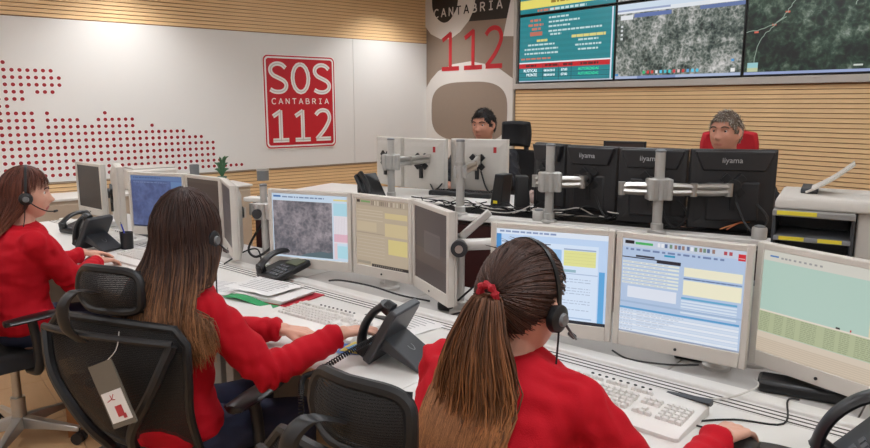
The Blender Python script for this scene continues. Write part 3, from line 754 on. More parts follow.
cable([dw(-1.42, .20, .95), dw(-1.44, .12, .82), dw(-1.34, .10, .79), dw(-1.24, .14, .86), dw(-1.2, .2, .95)], .007, CABLE, 'thick black cable loop hanging at the steel pole')
cable([dw(.7, .14, Z), dw(.78, .10, Z), dw(.9, .13, Z + .002), dw(.98, .2, Z)], .0035, CABLE, 'black cable lying under the incident form monitor')
cable([dw(-1.5, .0, Z), dw(-1.45, .1, Z + .06), dw(-1.36, .12, Z + .08), dw(-1.3, .1, Z + .03)], .0045, CABLE, 'short black cable bowing up before the steel pole')
for k, (u, v, w_, d_) in enumerate(((.92, .28, .10, .07), (1.30, .20, .26, .09), (-.02, .20, .2, .09))):
    m = MB(); m.box((0, 0, .02), (w_, d_, .04))
    o = m.build('power_brick', BLACKP, bevel=.012, loc=dw(u, v, DH - .01), rot=(0, 0, DROT + .2))
    tag(o, ['small black power brick under the incident form monitor', 'long black power brick under the pale green map monitor', 'black power brick under the turned dark monitor'][k], 'power brick')

# ---------------------------------------------------------------- keyboards
KEYW = M('keyboard_white', (230, 227, 222), .45, var=.02); KEYC = M('keycap_white', (220, 217, 212), .45, var=.02)
def keyboard(loc, rz, label, dark=False, scale=1.0):
    t = thing('keyboard', label, 'keyboard', loc, rz, 'operator keyboards'); t.scale = (scale,) * 3
    base = BLACKP if dark else KEYW
    prof = [(-.115, .006), (-.118, .012), (-.10, .018), (-.06, .022), (.06, .032), (.10, .034), (.112, .028), (.112, .0), (-.115, 0)]
    rings = []
    for x, s in ((-.235, .92), (-.225, 1), (0, 1.0), (.225, 1), (.235, .92)):
        rings.append([(x, y * s, z * (1 if abs(x) < .23 else .85)) for y, z in prof])
    MB().loft(rings).build('case', base, t, smooth=True, angle=30, bevel=.0015)
    kb = MB()
    def key(x, y, w_, d_=.0155):
        z = .022 + (y + .06) * .0833
        T = TR(x, y, z, rx=.083)
        kb.loft([[(sx * (w_ / 2 - i), sy * (d_ / 2 - i), zz) for sx, sy in ((-1, -1), (1, -1), (1, 1), (-1, 1))] for zz, i in ((0, 0), (.004, .0005), (.009, .0022))], T)
    for r_ in range(5):
        y = -.052 + r_ * .0192
        for c_ in range(15):
            x = -.21 + c_ * .0188 + (r_ % 2) * .003
            if r_ == 0 and 3 <= c_ <= 8:
                if c_ == 3: key(-.21 + 5.5 * .0188, y, .105)
                continue
            key(x, y, .0168)
        for c_ in range(4): key(.155 + c_ * .0188, y, .0168)
    for r_ in (0, 1, 3, 4):
        for c_ in range(3):
            if r_ == 1 and c_ != 1: continue
            key(.088 + c_ * .0188, -.052 + r_ * .0192, .0168)
    for c_ in range(16): key(-.21 + c_ * .0175 + (c_ // 4) * .01, .058, .015, .011)
    tag(kb.build('keys', BLACKP if dark else KEYC, t, bevel=0), kind='stuff')
    if not dark:
        for c_ in range(9): MB().sphere((-.12 + c_ * .0235, .088, .0345), (.0058, .0045, .003), 8, 5).build('hot_key', BLACKP, t, smooth=True)
        MB().loft([[(.11 + .13 * q, .100 - .004 * q, .030), (.11 + .13 * q, .114, .030), (.11 + .13 * q, .114, .034 + .012 * q), (.11 + .13 * q, .100 - .018 * q, .034 + .010 * q)] for q in (0, .3, .6, .9, 1)]).build('wrist_hook', DKP, t, smooth=True)
    return t
keyboard(dw(.90, -.25, DH), DROT - .02, 'white keyboard at the lower right, under the red sleeve')
keyboard(dw(-.30, -.31, DH), DROT + .06, 'white keyboard between the folder and the reaching hand')
keyboard(dw(-1.88, -.23, DH), DROT + .05, 'white keyboard in front of the blue map monitor')
keyboard(dw(-2.62, -.08, DH), DROT + .1, 'white keyboard behind the phone at the far left')
MOUSE = M('mouse_grey', (56, 54, 54), .4)
def mouse(loc, rz, label, mat=BLACKP, s=1):
    t = thing('mouse', label, 'mouse', loc, rz); t.scale = (s,) * 3
    MB().loft([[(.032 * a * math.cos(k * PI / 8), y, .002 + .034 * b * math.sin(k * PI / 8)) for k in range(9)] for y, a, b in ((-.056, .35, .3), (-.05, .75, .62), (-.03, 1, .95), (0, 1, 1), (.03, .92, .75), (.05, .65, .45), (.056, .3, .2))]).build('shell', mat, t, smooth=True)
    MB().cyl((-.004, .032, .026), (.004, .032, .026), .008, n=10).build('wheel', GREYP, t, smooth=True)
mouse(dw(1.27, -.28, DH), DROT, 'dark grey mouse under the hand at the lower right', MOUSE)
mouse(dw(-2.10, -.42, DH), DROT, 'small black mouse under the hand of the woman at far left')
pad = thing('mouse_pad', 'dark grey mouse pad in the lower right corner', 'mouse pad', dw(1.36, -.32, DH), DROT)
MB().prism([(.13 * math.cos(t * PI / 16), .11 * math.sin(t * PI / 16)) for t in range(32)], 0, .004).build('mat', M('pad_grey', (70, 66, 64), .8, bump=.2), pad)

# ---------------------------------------------------------------- desk phones
SCR = M('phone_display', (92, 96, 72), .3)
def phone(loc, rz, label, stand=True, tilt=58, s=1.0, body=DKP, side=-1):
    t = thing('desk_phone', label, 'phone', loc, rz, 'desk telephones'); t.scale = (s,) * 3
    # slab leaning away from its user, who sits at -y
    T = TR(0, -.05, .004) @ Matrix.Rotation(R(tilt), 4, 'X')
    MB().loft([[(sx * .095 * a, y, z) for sx, z in ((-1, 0), (1, 0), (1, .03), (-1, .03))] for y, a in ((0, .9), (.01, 1), (.19, 1), (.215, .9))], T).build('body', body, t, smooth=True, bevel=.006, angle=30)
    h = MB()
    path = smooth_path([(.062 * side, .012, .050), (.062 * side, .05, .075), (.062 * side, .105, .088), (.062 * side, .165, .080), (.062 * side, .215, .052)], 5)
    n_ = len(path)
    rings = []
    for i, p in enumerate(path):
        q = i / (n_ - 1); wd = .024 + .008 * abs(2 * q - 1) ** 3; th = .013 + .012 * abs(2 * q - 1) ** 4
        rings.append([(p.x + wd * math.cos(a * PI / 5), p.y, p.z + th * math.sin(a * PI / 5)) for a in range(10)])
    hs = h.loft(rings, T).build('handset', BLACKP if body is not BLACKP else body, t, smooth=True, angle=50)
    for y in (.022, .205): MB().cyl((.062 * side, y, .030), (.062 * side, y, .058), .026, .024, 16, T).build('ear_cup', BLACKP, hs, smooth=True)
    MB().box((-.032 * side, .165, .032), (.10, .06, .006), T).build('display', SCR, t, bevel=.001)
    for r_ in range(4):
        for c_ in range(4):
            if r_ == 3 and c_ == 3: continue
            MB().box((-.01 * -side + c_ * .026 * -side, .03 + r_ * .026, .0325), (.018, .015, .006), T).build('button', M('phone_button', (92, 94, 98), .5), t)
    if stand:
        a = T @ Vector((0, .10, 0)); b = Vector((0, a.y + .13, 0)); c_ = T @ Vector((0, .02, 0))
        MB().loft([[(-.07, a.y, a.z + .012), (.07, a.y, a.z + .012), (.07, a.y - .02, a.z - .03), (-.07, a.y - .02, a.z - .03)], [(-.075, b.y, .014), (.075, b.y, .014), (.075, b.y, .001), (-.075, b.y, .001)]]).build('foot', DKP, t, bevel=.004)
        m = MB(); mid = (Vector((0, a.y, a.z + .012)) + Vector((0, b.y, .014))) / 2
        sl = math.atan2(a.z - .002, -(b.y - a.y))
        ribbon(m, [(-.012, -.012), (-.012, .0), (-.004, .012), (.004, .012), (.012, .0), (.012, -.012)], .003, .001, .002, Matrix.Translation(mid) @ Matrix.Rotation(math.atan2(-(a.z - .002), b.y - a.y), 4, 'X'))
        m.build('emblem', GREYP, t)
    return t
phone(dw(.18, -.42, DH), R(-116), 'dark grey desk phone standing before the ponytail woman, foot towards her', tilt=60, side=1)
phone(dw(-2.42, -.27, DH), R(-112), 'dark grey desk phone standing beside the pen cup', tilt=60, side=1)
phone(dw(1.53, -.31, DH), R(-112), 'black desk phone cut off by the lower right corner', tilt=50, s=1.05)
phone(dw(-1.02, -.02, DH), DROT - R(6), 'black desk phone lying flat under the street map monitor', stand=False, tilt=16, body=BLACKP)
phone(dw(-3.05, -.14, DH), DROT + R(10), 'black desk phone lying flat under the black screen at far left', stand=False, tilt=16, body=BLACKP)
# coiled cord
def coil(pts, label, r=.008, turns=60):
    P = smooth_path(pts, 12); L = len(P); Q = []
    for i in range(turns * 7 + 1):
        t = i / (turns * 7) * (L - 1); k = min(int(t), L - 2); p = P[k].lerp(P[k + 1], t - k); d = (P[k + 1] - P[k]).normalized(); a, b = frame_from(d)
        an = 2 * PI * i / 7; Q.append(p + a * (r * math.cos(an)) + b * (r * math.sin(an)))
    b0 = Q[0].copy()
    return tag(MB().tube([q - b0 for q in Q], .0024, 4).build('coiled_cord', CABLE, smooth=True, loc=b0), label, 'cord')
coil([(-.13, 2.20, .885), (-.20, 2.165, .84), (-.276, 2.136, .805), (-.365, 2.044, .775), (-.405, 2.012, .765), (-.412, 2.00, .70), (-.412, 1.995, .5), (-.405, 2.0, .2)], 'black coiled phone cord hanging over the desk edge', turns=100)
cable([dw(.40, .10, .765), dw(.30, -.10, .755), dw(.36, -.22, .752), dw(.42, -.14, .755), dw(.36, -.06, .755)], .006, M('cable_grey', (96, 96, 98), .5), 'thick grey cable loop beside the standing phone')

# ---------------------------------------------------------------- papers, folder, pen cup
def sheet(u, v, w_, d_, rz, label, z=DH, lines=8, mat=PAPER, name='paper_sheet', cat='paper'):
    t = thing(name, label, cat, dw(u, v, z), DROT + rz)
    g = random.Random(int((u + 9) * 100))
    rows_ = [[(x * w_ / 6 - w_ / 2, y * d_ / 5 - d_ / 2, .002 + .004 * g.random() * (1 if x in (0, 6) or y in (0, 5) else .3)) for x in range(7)] for y in range(6)]
    MB().grid(rows_, .0008).build('sheet', mat, t, smooth=True)
    m = MB()
    for k in range(lines):
        y = d_ * .42 - k * d_ * .8 / max(1, lines); m.box((-.02 * w_, y, .0055), (w_ * g.uniform(.6, .82), .0028, .0006))
    if lines: tag(m.build('print', INK, t), kind='stuff')
    return t
sheet(-.08, -.12, .297, .21, -.12, 'printed white sheet lying beside the dark grey standing phone')
sheet(-.86, -.20, .30, .21, .10, 'loose printed sheet on top of the green and red folder', z=DH + .03)
sheet(-1.12, -.30, .297, .21, .35, 'white sheet half under the folder near the brown hair', z=DH + .002)
fo = thing('paper_folder', 'green and red plastic folder full of papers on the desk', 'folder', dw(-.79, -.22, DH), DROT + .16)
bx('red_cover', (.03, .03, .003), (.33, .23, .004), M('folder_red', (196, 40, 58), .4), fo)
for k in range(5): bx('paper', (-.005 + .004 * k, .02, .007 + k * .0035), (.30, .21, .002), PAPER, fo)
MB().grid([[(x * .05 - .16, y * .045 - .11 - .02, .006 + .006 * y * .4 + .01 * math.sin(x * .9)) for x in range(7)] for y in range(3)], .003).build('green_cover', M('folder_green', (34, 150, 90), .4), fo, smooth=True)
for k, c_ in enumerate(((58, 110, 190), (222, 190, 60), (90, 150, 200))):
    sheet(.02 + .015 * k, -.43 + .01 * k, .15, .10, .5 - .25 * k, ['blue leaflet under the hand by the standing phone', 'yellow leaflet under the hand by the standing phone', 'light blue leaflet under the hand by the standing phone'][k], z=DH + .002 * k, lines=0, mat=M('leaflet%d' % k, c_, .4), name='leaflet', cat='leaflet')
cup = thing('pen_cup', 'black pen cup holding a blue pen', 'cup', dw(-2.31, -.14, DH))
MB().lathe([(.001, 0), (.036, 0), (.038, .1), (.034, .1), (.032, .008), (.001, .008)], 22).build('cup', BLACKP, cup, smooth=True)
pen = thing('pen', 'blue pen leaning out of the black pen cup', 'pen', dw(-2.31, -.14, DH + .011))
MB().cyl((.012, 0, 0), (-.032, .012, .135), .0045, n=8).build('barrel', M('pen_blue', (60, 74, 190), .3), pen, smooth=True)
MB().cyl((-.032, .012, .135), (-.036, .013, .148), .003, n=8).build('clicker', GREYP, pen, smooth=True)
sheet(-2.40, -.52, .42, .25, .12, 'white sheets with a blue edge beside the far left hand')
bnd = thing('document_wallet', 'blue plastic wallet under white sheets at the far left', 'folder', dw(-2.36, -.56, DH), DROT + .12)
bx('cover', (0, 0, .001), (.46, .2, .002), M('wallet_blue', (60, 96, 176), .35), bnd)
sheet(-2.95, .02, .3, .21, .2, 'white sheet in front of the far left phone', lines=5)
pd = thing('paper_pile', 'pile of white papers under the black screen at the far left', 'paper', dw(-3.25, .05, DH), DROT + .3)
for k in range(6): bx('paper', (.006 * math.sin(k * 2.1), .005 * math.cos(k * 1.7), .004 + .007 * k), (.3, .21, .005), PAPER, pd)
# ================================================================ supervisors' desk
D2H = .97
sd = thing('supervisor_desk', 'long white raised desk of the supervisors with a black cable tray', 'desk', tuple(D2O) + (0,), D2ROT)
bx('worktop', (-.50, .68, D2H - .016), (3.3, .64, .03), DESKW, sd, .004)
bx('rear_ledge', (-.50, .045, D2H - .012), (3.3, .09, .03), DESKW, sd, .006)
bx('back_panel', (-.50, .10, .56), (3.2, .02, .76), PANELG, sd)
bx('dark_recess_panel', (-.50, .070, .60), (3.2, .03, .62), M('recess_dark', (64, 30, 30), .4), sd)
for x in (-2.0, -1.0, .2, 1.0): bx('leg', (x, .55, .57), (.05, .7, .74), PANELG, sd, .004)
bx('cable_tray', (-.50, .225, D2H - .05), (3.3, .27, .012), BLACKP, sd)
tr = MB()
for k in range(132): tr.box((-2.14 + k * .025, .225, D2H - .020), (.008, .27, .018))
for v in (.10, .14, .18, .22, .26, .30, .34): tr.box((-.50, v, D2H - .008), (3.3, .008, .012))
tag(tr.build('tray_grid', BLACKP, sd), kind='stuff')

def mon2(px0, px1, y0, y1, *a, **k): pass
WHG = 'white monitors seen from behind on the raised desk'
BKG = 'black monitors seen from behind on the raised desk'
# white monitors (their screens face away from the viewer, so corners run right to left)
monitor((.515, 4.80), (.125, 4.96), 'white monitor seen from behind, in front of the dark haired man', zb=.99, zt=1.352, bz=(.018, .018, .03), group=WHG, red=True)
monitor((.090, 4.84), (-.205, 5.06), 'white monitor seen from behind, middle of the three pale ones', zb=.99, zt=1.352, bz=(.018, .018, .03), group=WHG, red=True)
monitor((-.215, 5.05), (-.415, 5.32), 'white monitor seen from behind, nearest the white wall', zb=.99, zt=1.352, bz=(.018, .018, .03), group=WHG, red=True)
IIY = M('monitor_black', (38, 37, 39), .42, var=.05); IIG = M('logo_silver', (190, 190, 192), .35)
def black_monitor(a, b, zb, zt, label, logo=True):
    t = monitor(a, b, label, zb=zb, zt=zt, bz=(.016, .016, .022), group=BKG, body=IIY, depth=.045)
    W = math.hypot(b[0] - a[0], b[1] - a[1]); H_ = zt - zb
    # raised shoulder panel of the back
    MB().prism([(-W * .46, H_ * .98), (W * .46, H_ * .98), (W * .36, H_ * .74), (-W * .36, H_ * .74)], -.066, -.03, TR(0, 0, 0, rx=R(90))).build('shoulder_panel', IIY, t, bevel=.006)
    bx('lower_panel', (0, .05, H_ * .36), (W * .62, .03, H_ * .5), IIY, t, .012)
    if logo: text('logo', 'iiyama', .038, IIG, t, TR(.06, .0672, H_ * .84, rz=PI, rx=R(90)))
    return t
black_monitor((1.655, 3.35), (1.265, 3.43), .985, 1.378, 'black monitor seen from behind, in front of the grey haired man')
black_monitor((1.275, 3.46), (.972, 3.62), .985, 1.374, 'black monitor seen from behind, its logo crossed by a steel pole')
black_monitor((.985, 3.66), (.755, 3.86), .985, 1.372, 'black monitor seen from behind, third from the printer')
black_monitor((.762, 3.89), (.622, 4.12), .985, 1.372, 'black monitor seen from behind, next to the high black chair', logo=False)

monitor((1.03, 4.24), (1.26, 4.14), 'dark monitor top peeking out behind the black monitors', zb=.99, zt=1.372, bz=(.014, .014, .02), group=BKG, body=IIY, paint=lambda S: rects(S, (0, 0, 1, 1, (60, 44, 38))), mats=[SCREEND])
def d2xy(x, y): return Vector((x, y, 0))
SB = D2H - .004
def stand2(x, y, h, label, arms, cz, cw=.07):
    t = pole_stand((x, y), h, label, SB, r=.024)
    collar(t, cz, cw)
    MB().cyl((0, 0, cz + .04), (0, 0, cz + .055), .03, n=18).build('clamp_ring', ALU, t, smooth=True)
    for pts in arms: arm(t, pts, cz, ALU, .030)
    return t
p0 = Vector((.144, 3.905, 0)); p1 = Vector((.612, 3.66, 0)); p2 = Vector((1.092, 3.345, 0)); p3 = Vector((-.29, 4.55, 0))
stand2(p0.x, p0.y, .425, 'steel monitor pole in front of the white monitor by the dark haired man', [[(0, 0), (.10, .40), (.15, .84)]], .25, .045)
stand2(p1.x, p1.y, .415, 'steel monitor pole beside the two black speakers', [[(0, 0), (.17, -.01), (.22, .08)], [(0, 0), (-.07, .05)]], .22)
stand2(p2.x, p2.y, .405, 'steel monitor pole crossing the logo of a black monitor', [[(0, 0), (-.17, .04)], [(0, 0), (.16, -.03), (.33, -.03)]], .22)
stand2(p3.x, p3.y, .40, 'steel monitor pole furthest left on the raised desk', [[(0, 0), (.12, .12), (.24, .30)]], .25)
for x, y, lab in ((d2(-.065, .04).x, d2(-.065, .04).y, 'short steel desk post at the foot of the pole by the speakers'), (d2(1.02, .04).x, d2(1.02, .04).y, 'short steel desk post in front of the printer')):
    t = thing('desk_post', lab, 'post', (x, y, SB)); MB().lathe([(.034, 0), (.034, .055), (.030, .062)], 20).build('post', STEEL, t, smooth=True)
    MB().lathe([(.024, .058), (.024, .068), (.012, .072)], 16).build('cap', GREYP, t, smooth=True)
# speakers
def speaker(px, label):
    t = thing('speaker', label, 'speaker', (px[0], px[1], D2H - .001), px[2], 'black desk speakers')
    MB().loft([[(sx * .042 * a, y + o, z) for sx, y in ((-1, -.045), (1, -.045), (1, .045), (-1, .045))] for z, a, o in ((0, 1, 0), (.02, 1.02, 0), (.19, .86, .03), (.2, .82, .032))]).build('cabinet', BLACKP, t, bevel=.006)
    bx('base', (0, 0, .004), (.09, .1, .008), BLACKP, t, .003)
    return t
s1 = speaker((.404, 4.24, D2ROT - .3), 'black desk speaker with a yellow sticker at its foot')
bx('sticker', (.0, -.047, .03), (.03, .004, .018), M('sticker_yellow', (226, 206, 40), .5), s1)
speaker((.525, 4.12, D2ROT + .5), 'black desk speaker nearer the black monitors')
# small stuff on the raised desk
keyboard((.211, 4.76, D2H), D2ROT + PI, 'black keyboard under the white monitor of the dark haired man', dark=True)
mouse((.014, 4.80, D2H), D2ROT + PI, 'black mouse on the raised desk between the white monitors', s=1.1)
ph = thing('desk_phone', 'black phone tilted up on the raised desk beside the white wall', 'phone', (-.40, 4.50, D2H), R(40))
T = TR(0, 0, .004, rx=R(52))
MB().box((0, .09, .015), (.17, .2, .03), T).build('body', BLACKP, ph, bevel=.008)
MB().tube(smooth_path([(-.06, .01, .05), (-.06, .09, .07), (-.06, .18, .05)], 5), .02, 8, T=T).build('handset', BLACKP, ph, smooth=True)
bx('foot', (0, .09, .05), (.13, .02, .1), BLACKP, ph)
def sheet2(u, v, w_, d_, rz, label, mat=PAPER, z=D2H, h=.002):
    t = thing('paper_sheet', label, 'paper', d2(u, v, z), D2ROT + rz)
    bx('sheet', (0, 0, h / 2 + .0005), (w_, d_, h), mat, t)
sheet2(-.62, .55, .21, .297, .3, 'white sheet on the raised desk by the black mouse')
sheet2(-.12, .52, .21, .297, -.2, 'white sheet beside the speaker with yellow sticker', M('paper_pink', (222, 206, 200), .7))
sheet2(.30, .50, .297, .21, .1, 'white sheet under the black monitors beside the yellow toy')
sheet2(.85, .45, .297, .21, 0, 'white sheet under the right black monitor')
g = random.Random(21)
cz = [((-.9, .2), (-.5, .23), 'left end'), ((-.5, .14), (-.15, .24), 'pole by the white monitor'), ((-.1, .13), (.3, .2), 'two speakers'), ((.25, .15), (.6, .22), 'third black monitor'), ((.55, .13), (.95, .23), 'right black monitor')]
for k, (a, b, nm) in enumerate(cz):
    for q in range(6):
        pts = [d2(a[0] + (b[0] - a[0]) * t + g.uniform(-.03, .03), a[1] + (b[1] - a[1]) * t + g.uniform(-.05, .05), D2H + .008 + g.uniform(0, .03 + .012 * q)) for t in (0, .25, .5, .75, 1)]
        cable(pts, .0035, [CABLEW, CABLE, CABLE, CABLEW, CABLE, CABLE][q], ['white', 'upper black', 'lower black', 'high arching white', 'loosely looping black', 'highest black'][q] + ' cable tangled over the tray near the ' + nm)
for k, (x, y) in enumerate(((.32, 4.9), (-.06, 5.0), (.86, 3.78), (1.12, 3.52), (1.45, 3.38))):
    cable([(x, y - .09, 1.13), (x + .03, y - .14, 1.03), (x + .06, y - .20, 1.0), (x + .12, y - .17, 1.06), (x + .1, y - .09, 1.12)], .006, CABLE, 'black cable looping below the ' + ['white monitor of the dark haired man', 'middle white monitor', 'third black monitor from the printer', 'black monitor crossed by the pole', 'right black monitor'][k])
toy = thing('yellow_clip', 'small yellow plastic clip on the raised desk under the black monitors', 'clip', (.985, 3.84, D2H), .4)
bx('jaw', (0, 0, .02), (.07, .02, .04), M('clip_yellow', (228, 180, 40), .4), toy, .006); bx('grip', (.02, .012, .035), (.03, .03, .03), MATS['clip_yellow'], toy, .008)
rt = thing('network_box', 'flat black box with red light under the right black monitor', 'box', d2(.86, .24, D2H), D2ROT)
bx('case', (0, 0, .018), (.2, .1, .034), BLACKP, rt, .006); bx('red_label', (-.07, -.051, .02), (.03, .003, .012), M('label_red', (190, 40, 40), .4), rt); bx('white_label', (.03, -.051, .022), (.025, .003, .015), PAPER, rt)
for k, c_ in enumerate(((190, 120, 70), (176, 96, 60))):
    cable([d2(.84 + .03 * k, .12, D2H + .02), d2(.92, .16, D2H + .05), d2(1.0, .2, D2H + .06 + .02 * k), d2(1.06, .28, D2H + .05)], .004, M('cable_copper%d' % k, c_, .5), ['upper', 'lower'][k] + ' orange brown cable in the tray below the right black monitor')
bag = thing('crumpled_packet', 'crumpled red and white packet between the speakers and black monitors', 'packet', (.627, 4.33, D2H), .3)
mb = MB(); mb.sphere((0, 0, .045), (.05, .04, .045), 12, 8)
mb.v = [p + Vector((noise.noise(p * 60), noise.noise(p * 60 + Vector((5, 0, 0))), noise.noise(p * 60 + Vector((0, 9, 0))))) * .016 for p in mb.v]
for p in mb.v: p.z = max(p.z, .001)
mb.build('wrap', M('packet', (214, 188, 180), .4, var=.5, scale=35), bag)

# ---------------------------------------------------------------- printer at the right
PRW = M('printer_white', (206, 200, 192), .45, var=.02); PRD = M('printer_dark', (58, 60, 64), .45)
pc = thing('printer_cabinet', 'low grey cabinet standing under the printer', 'cabinet', (1.565, 2.76, 0), R(-30))
bx('body', (0, .0, .39), (.62, .56, .78), PANELG, pc, .004); bx('door', (0, -.287, .40), (.58, .014, .70), DECKG, pc, .003); bx('handle', (.2, -.3, .5), (.02, .015, .12), STEEL, pc, .003)
pr = thing('printer', 'white and dark grey office printer with open paper trays and yellow labels', 'printer', (1.565, 2.76, .78), R(-30))
for x in (-.255, .175): bx('side_wall', (x, -.09, .2), (.022, .34, .40), PRD, pr, .004)
bx('rear_wall', (-.04, .07, .2), (.44, .02, .40), PRD, pr); bx('bottom_tray', (-.04, -.09, .02), (.42, .34, .04), PRD, pr, .003)
bx('white_body', (.05, .17, .22), (.62, .20, .44), PRW, pr, .012)
bx('right_body', (.28, -.05, .22), (.17, .30, .44), PRW, pr, .012)
bx('shelf', (-.04, -.10, .30), (.42, .36, .018), M('printer_grey', (128, 130, 134), .4), pr, .003)
bx('lower_shelf', (-.04, -.10, .13), (.42, .34, .012), PRD, pr, .003)
bx('upper_lip', (-.04, -.12, .40), (.45, .36, .022), M('printer_lip', (140, 138, 136), .45), pr, .004)
MB().loft([[(sx * .30 * a + .04, y * b + .02, z) for sx, y in ((-1, -.26), (1, -.26), (1, .26), (-1, .26))] for z, a, b in ((.412, 1, 1), (.435, 1, 1), (.455, .97, .96), (.462, .9, .9))]).build('scanner_lid', PRW, pr, bevel=.008)
YL = M('label_yellow', (226, 208, 60), .5)
bx('yellow_label', (-.13, -.302, .403), (.22, .004, .016), YL, pr); bx('yellow_label', (-.15, -.282, .302), (.14, .004, .015), YL, pr); bx('yellow_label', (.06, -.282, .302), (.13, .004, .015), YL, pr)
MB().grid([[(-.10 + .26 * a, -.10 + .24 * b, .468 + .12 * a - .012 * math.sin(a * 3)) for a in (0, .2, .4, .6, .8, 1)] for b in (0, .33, .66, 1)], .008).build('feeder_tray', PRW, pr, smooth=True)
bx('feeder_slot', (-.08, .07, .472), (.10, .26, .02), PRD, pr, .006)
pr.scale = (.62, .74, 1.0); pc.scale = (.62, .74, 1)
# ---------------------------------------------------------------- by the white wall
sb = thing('side_cabinet', 'low beige cabinet standing along the dotted white wall', 'cabinet', rw(.27, -3.9) + (0,), RROT + PI / 2)
bx('body', (0, 0, .40), (2.6, .44, .80), M('cabinet_beige', (188, 170, 150), .5), sb, .004)
for k in range(4): d_ = bx('door', (-.975 + k * .65, -.226, .40), (.63, .016, .74), MATS['cabinet_beige'], sb, .003); bx('handle', (-.975 + k * .65 + .25, -.24, .55), (.015, .015, .1), STEEL, d_)
bx('top', (0, 0, .81), (2.64, .47, .02), DESKW, sb, .003)
def wallthing(n, y, x=.25): return rw(x, y) + (.82,)
sp = thing('small_printer', 'small white printer behind the blue map monitor', 'printer', rw(.30, -3.48) + (.82,), RROT + PI / 2)
bx('body', (0, 0, .10), (.40, .34, .20), PRW, sp, .02); bx('slot', (0, -.171, .13), (.3, .006, .02), PRD, sp); bx('lid', (0, 0, .207), (.37, .3, .014), MWB, sp, .004)
c1 = thing('steel_cup', 'tall grey cup by the dotted wall', 'cup', rw(.25, -3.05) + (.82,)); MB().lathe([(.001, 0), (.04, 0), (.045, .2), (.04, .2), (.036, .01), (.001, .01)], 18).build('cup', GREYP, c1, smooth=True)
c2 = thing('round_tin', 'short grey tin by the dotted wall', 'tin', rw(.25, -2.35) + (.82,)); MB().lathe([(.001, 0), (.06, 0), (.06, .11), (.001, .112)], 18).build('tin', GREYP, c2, smooth=True); MB().lathe([(.062, .10), (.062, .12), (.001, .122)], 18).build('lid', STEEL, c2, smooth=True)
tp = thing('small_plant', 'small green plant in a pot by the dotted wall', 'plant', rw(.25, -2.78) + (.82,))
MB().lathe([(.001, 0), (.035, 0), (.045, .07), (.001, .072)], 16).build('pot', M('pot_green', (70, 96, 84), .5), tp, smooth=True)
LF = M('leaf_green', (70, 110, 78), .5, var=.3)
for k in range(14):
    a = k * 2.4; l = .07 + .05 * (k % 3); P = [(0, 0, .06), (.03 * math.cos(a), .03 * math.sin(a), .06 + l), (.07 * math.cos(a), .07 * math.sin(a), .06 + l * 1.2)]
    MB().tube(smooth_path(P, 3), [.003, .008, .011, .012, .01, .006, .002], 4).build('leaf', LF, tp, smooth=True)
bn = thing('waste_bin', 'brown wooden box standing on the floor behind the aluminium chair base', 'box', (-1.72, 3.24, 0), R(20)); bn.scale = (.7, .7, .78)
BRN = M('box_brown', (150, 96, 52), .6, var=.12, scale=6, stretch=(1, 1, 8))
for s_ in (-1, 1): bx('side', (s_ * .13, 0, .16), (.015, .24, .32), BRN, bn); bx('side', (0, s_ * .1275, .16), (.275, .015, .32), BRN, bn)
bx('bottom', (0, 0, .01), (.245, .24, .02), BRN, bn)
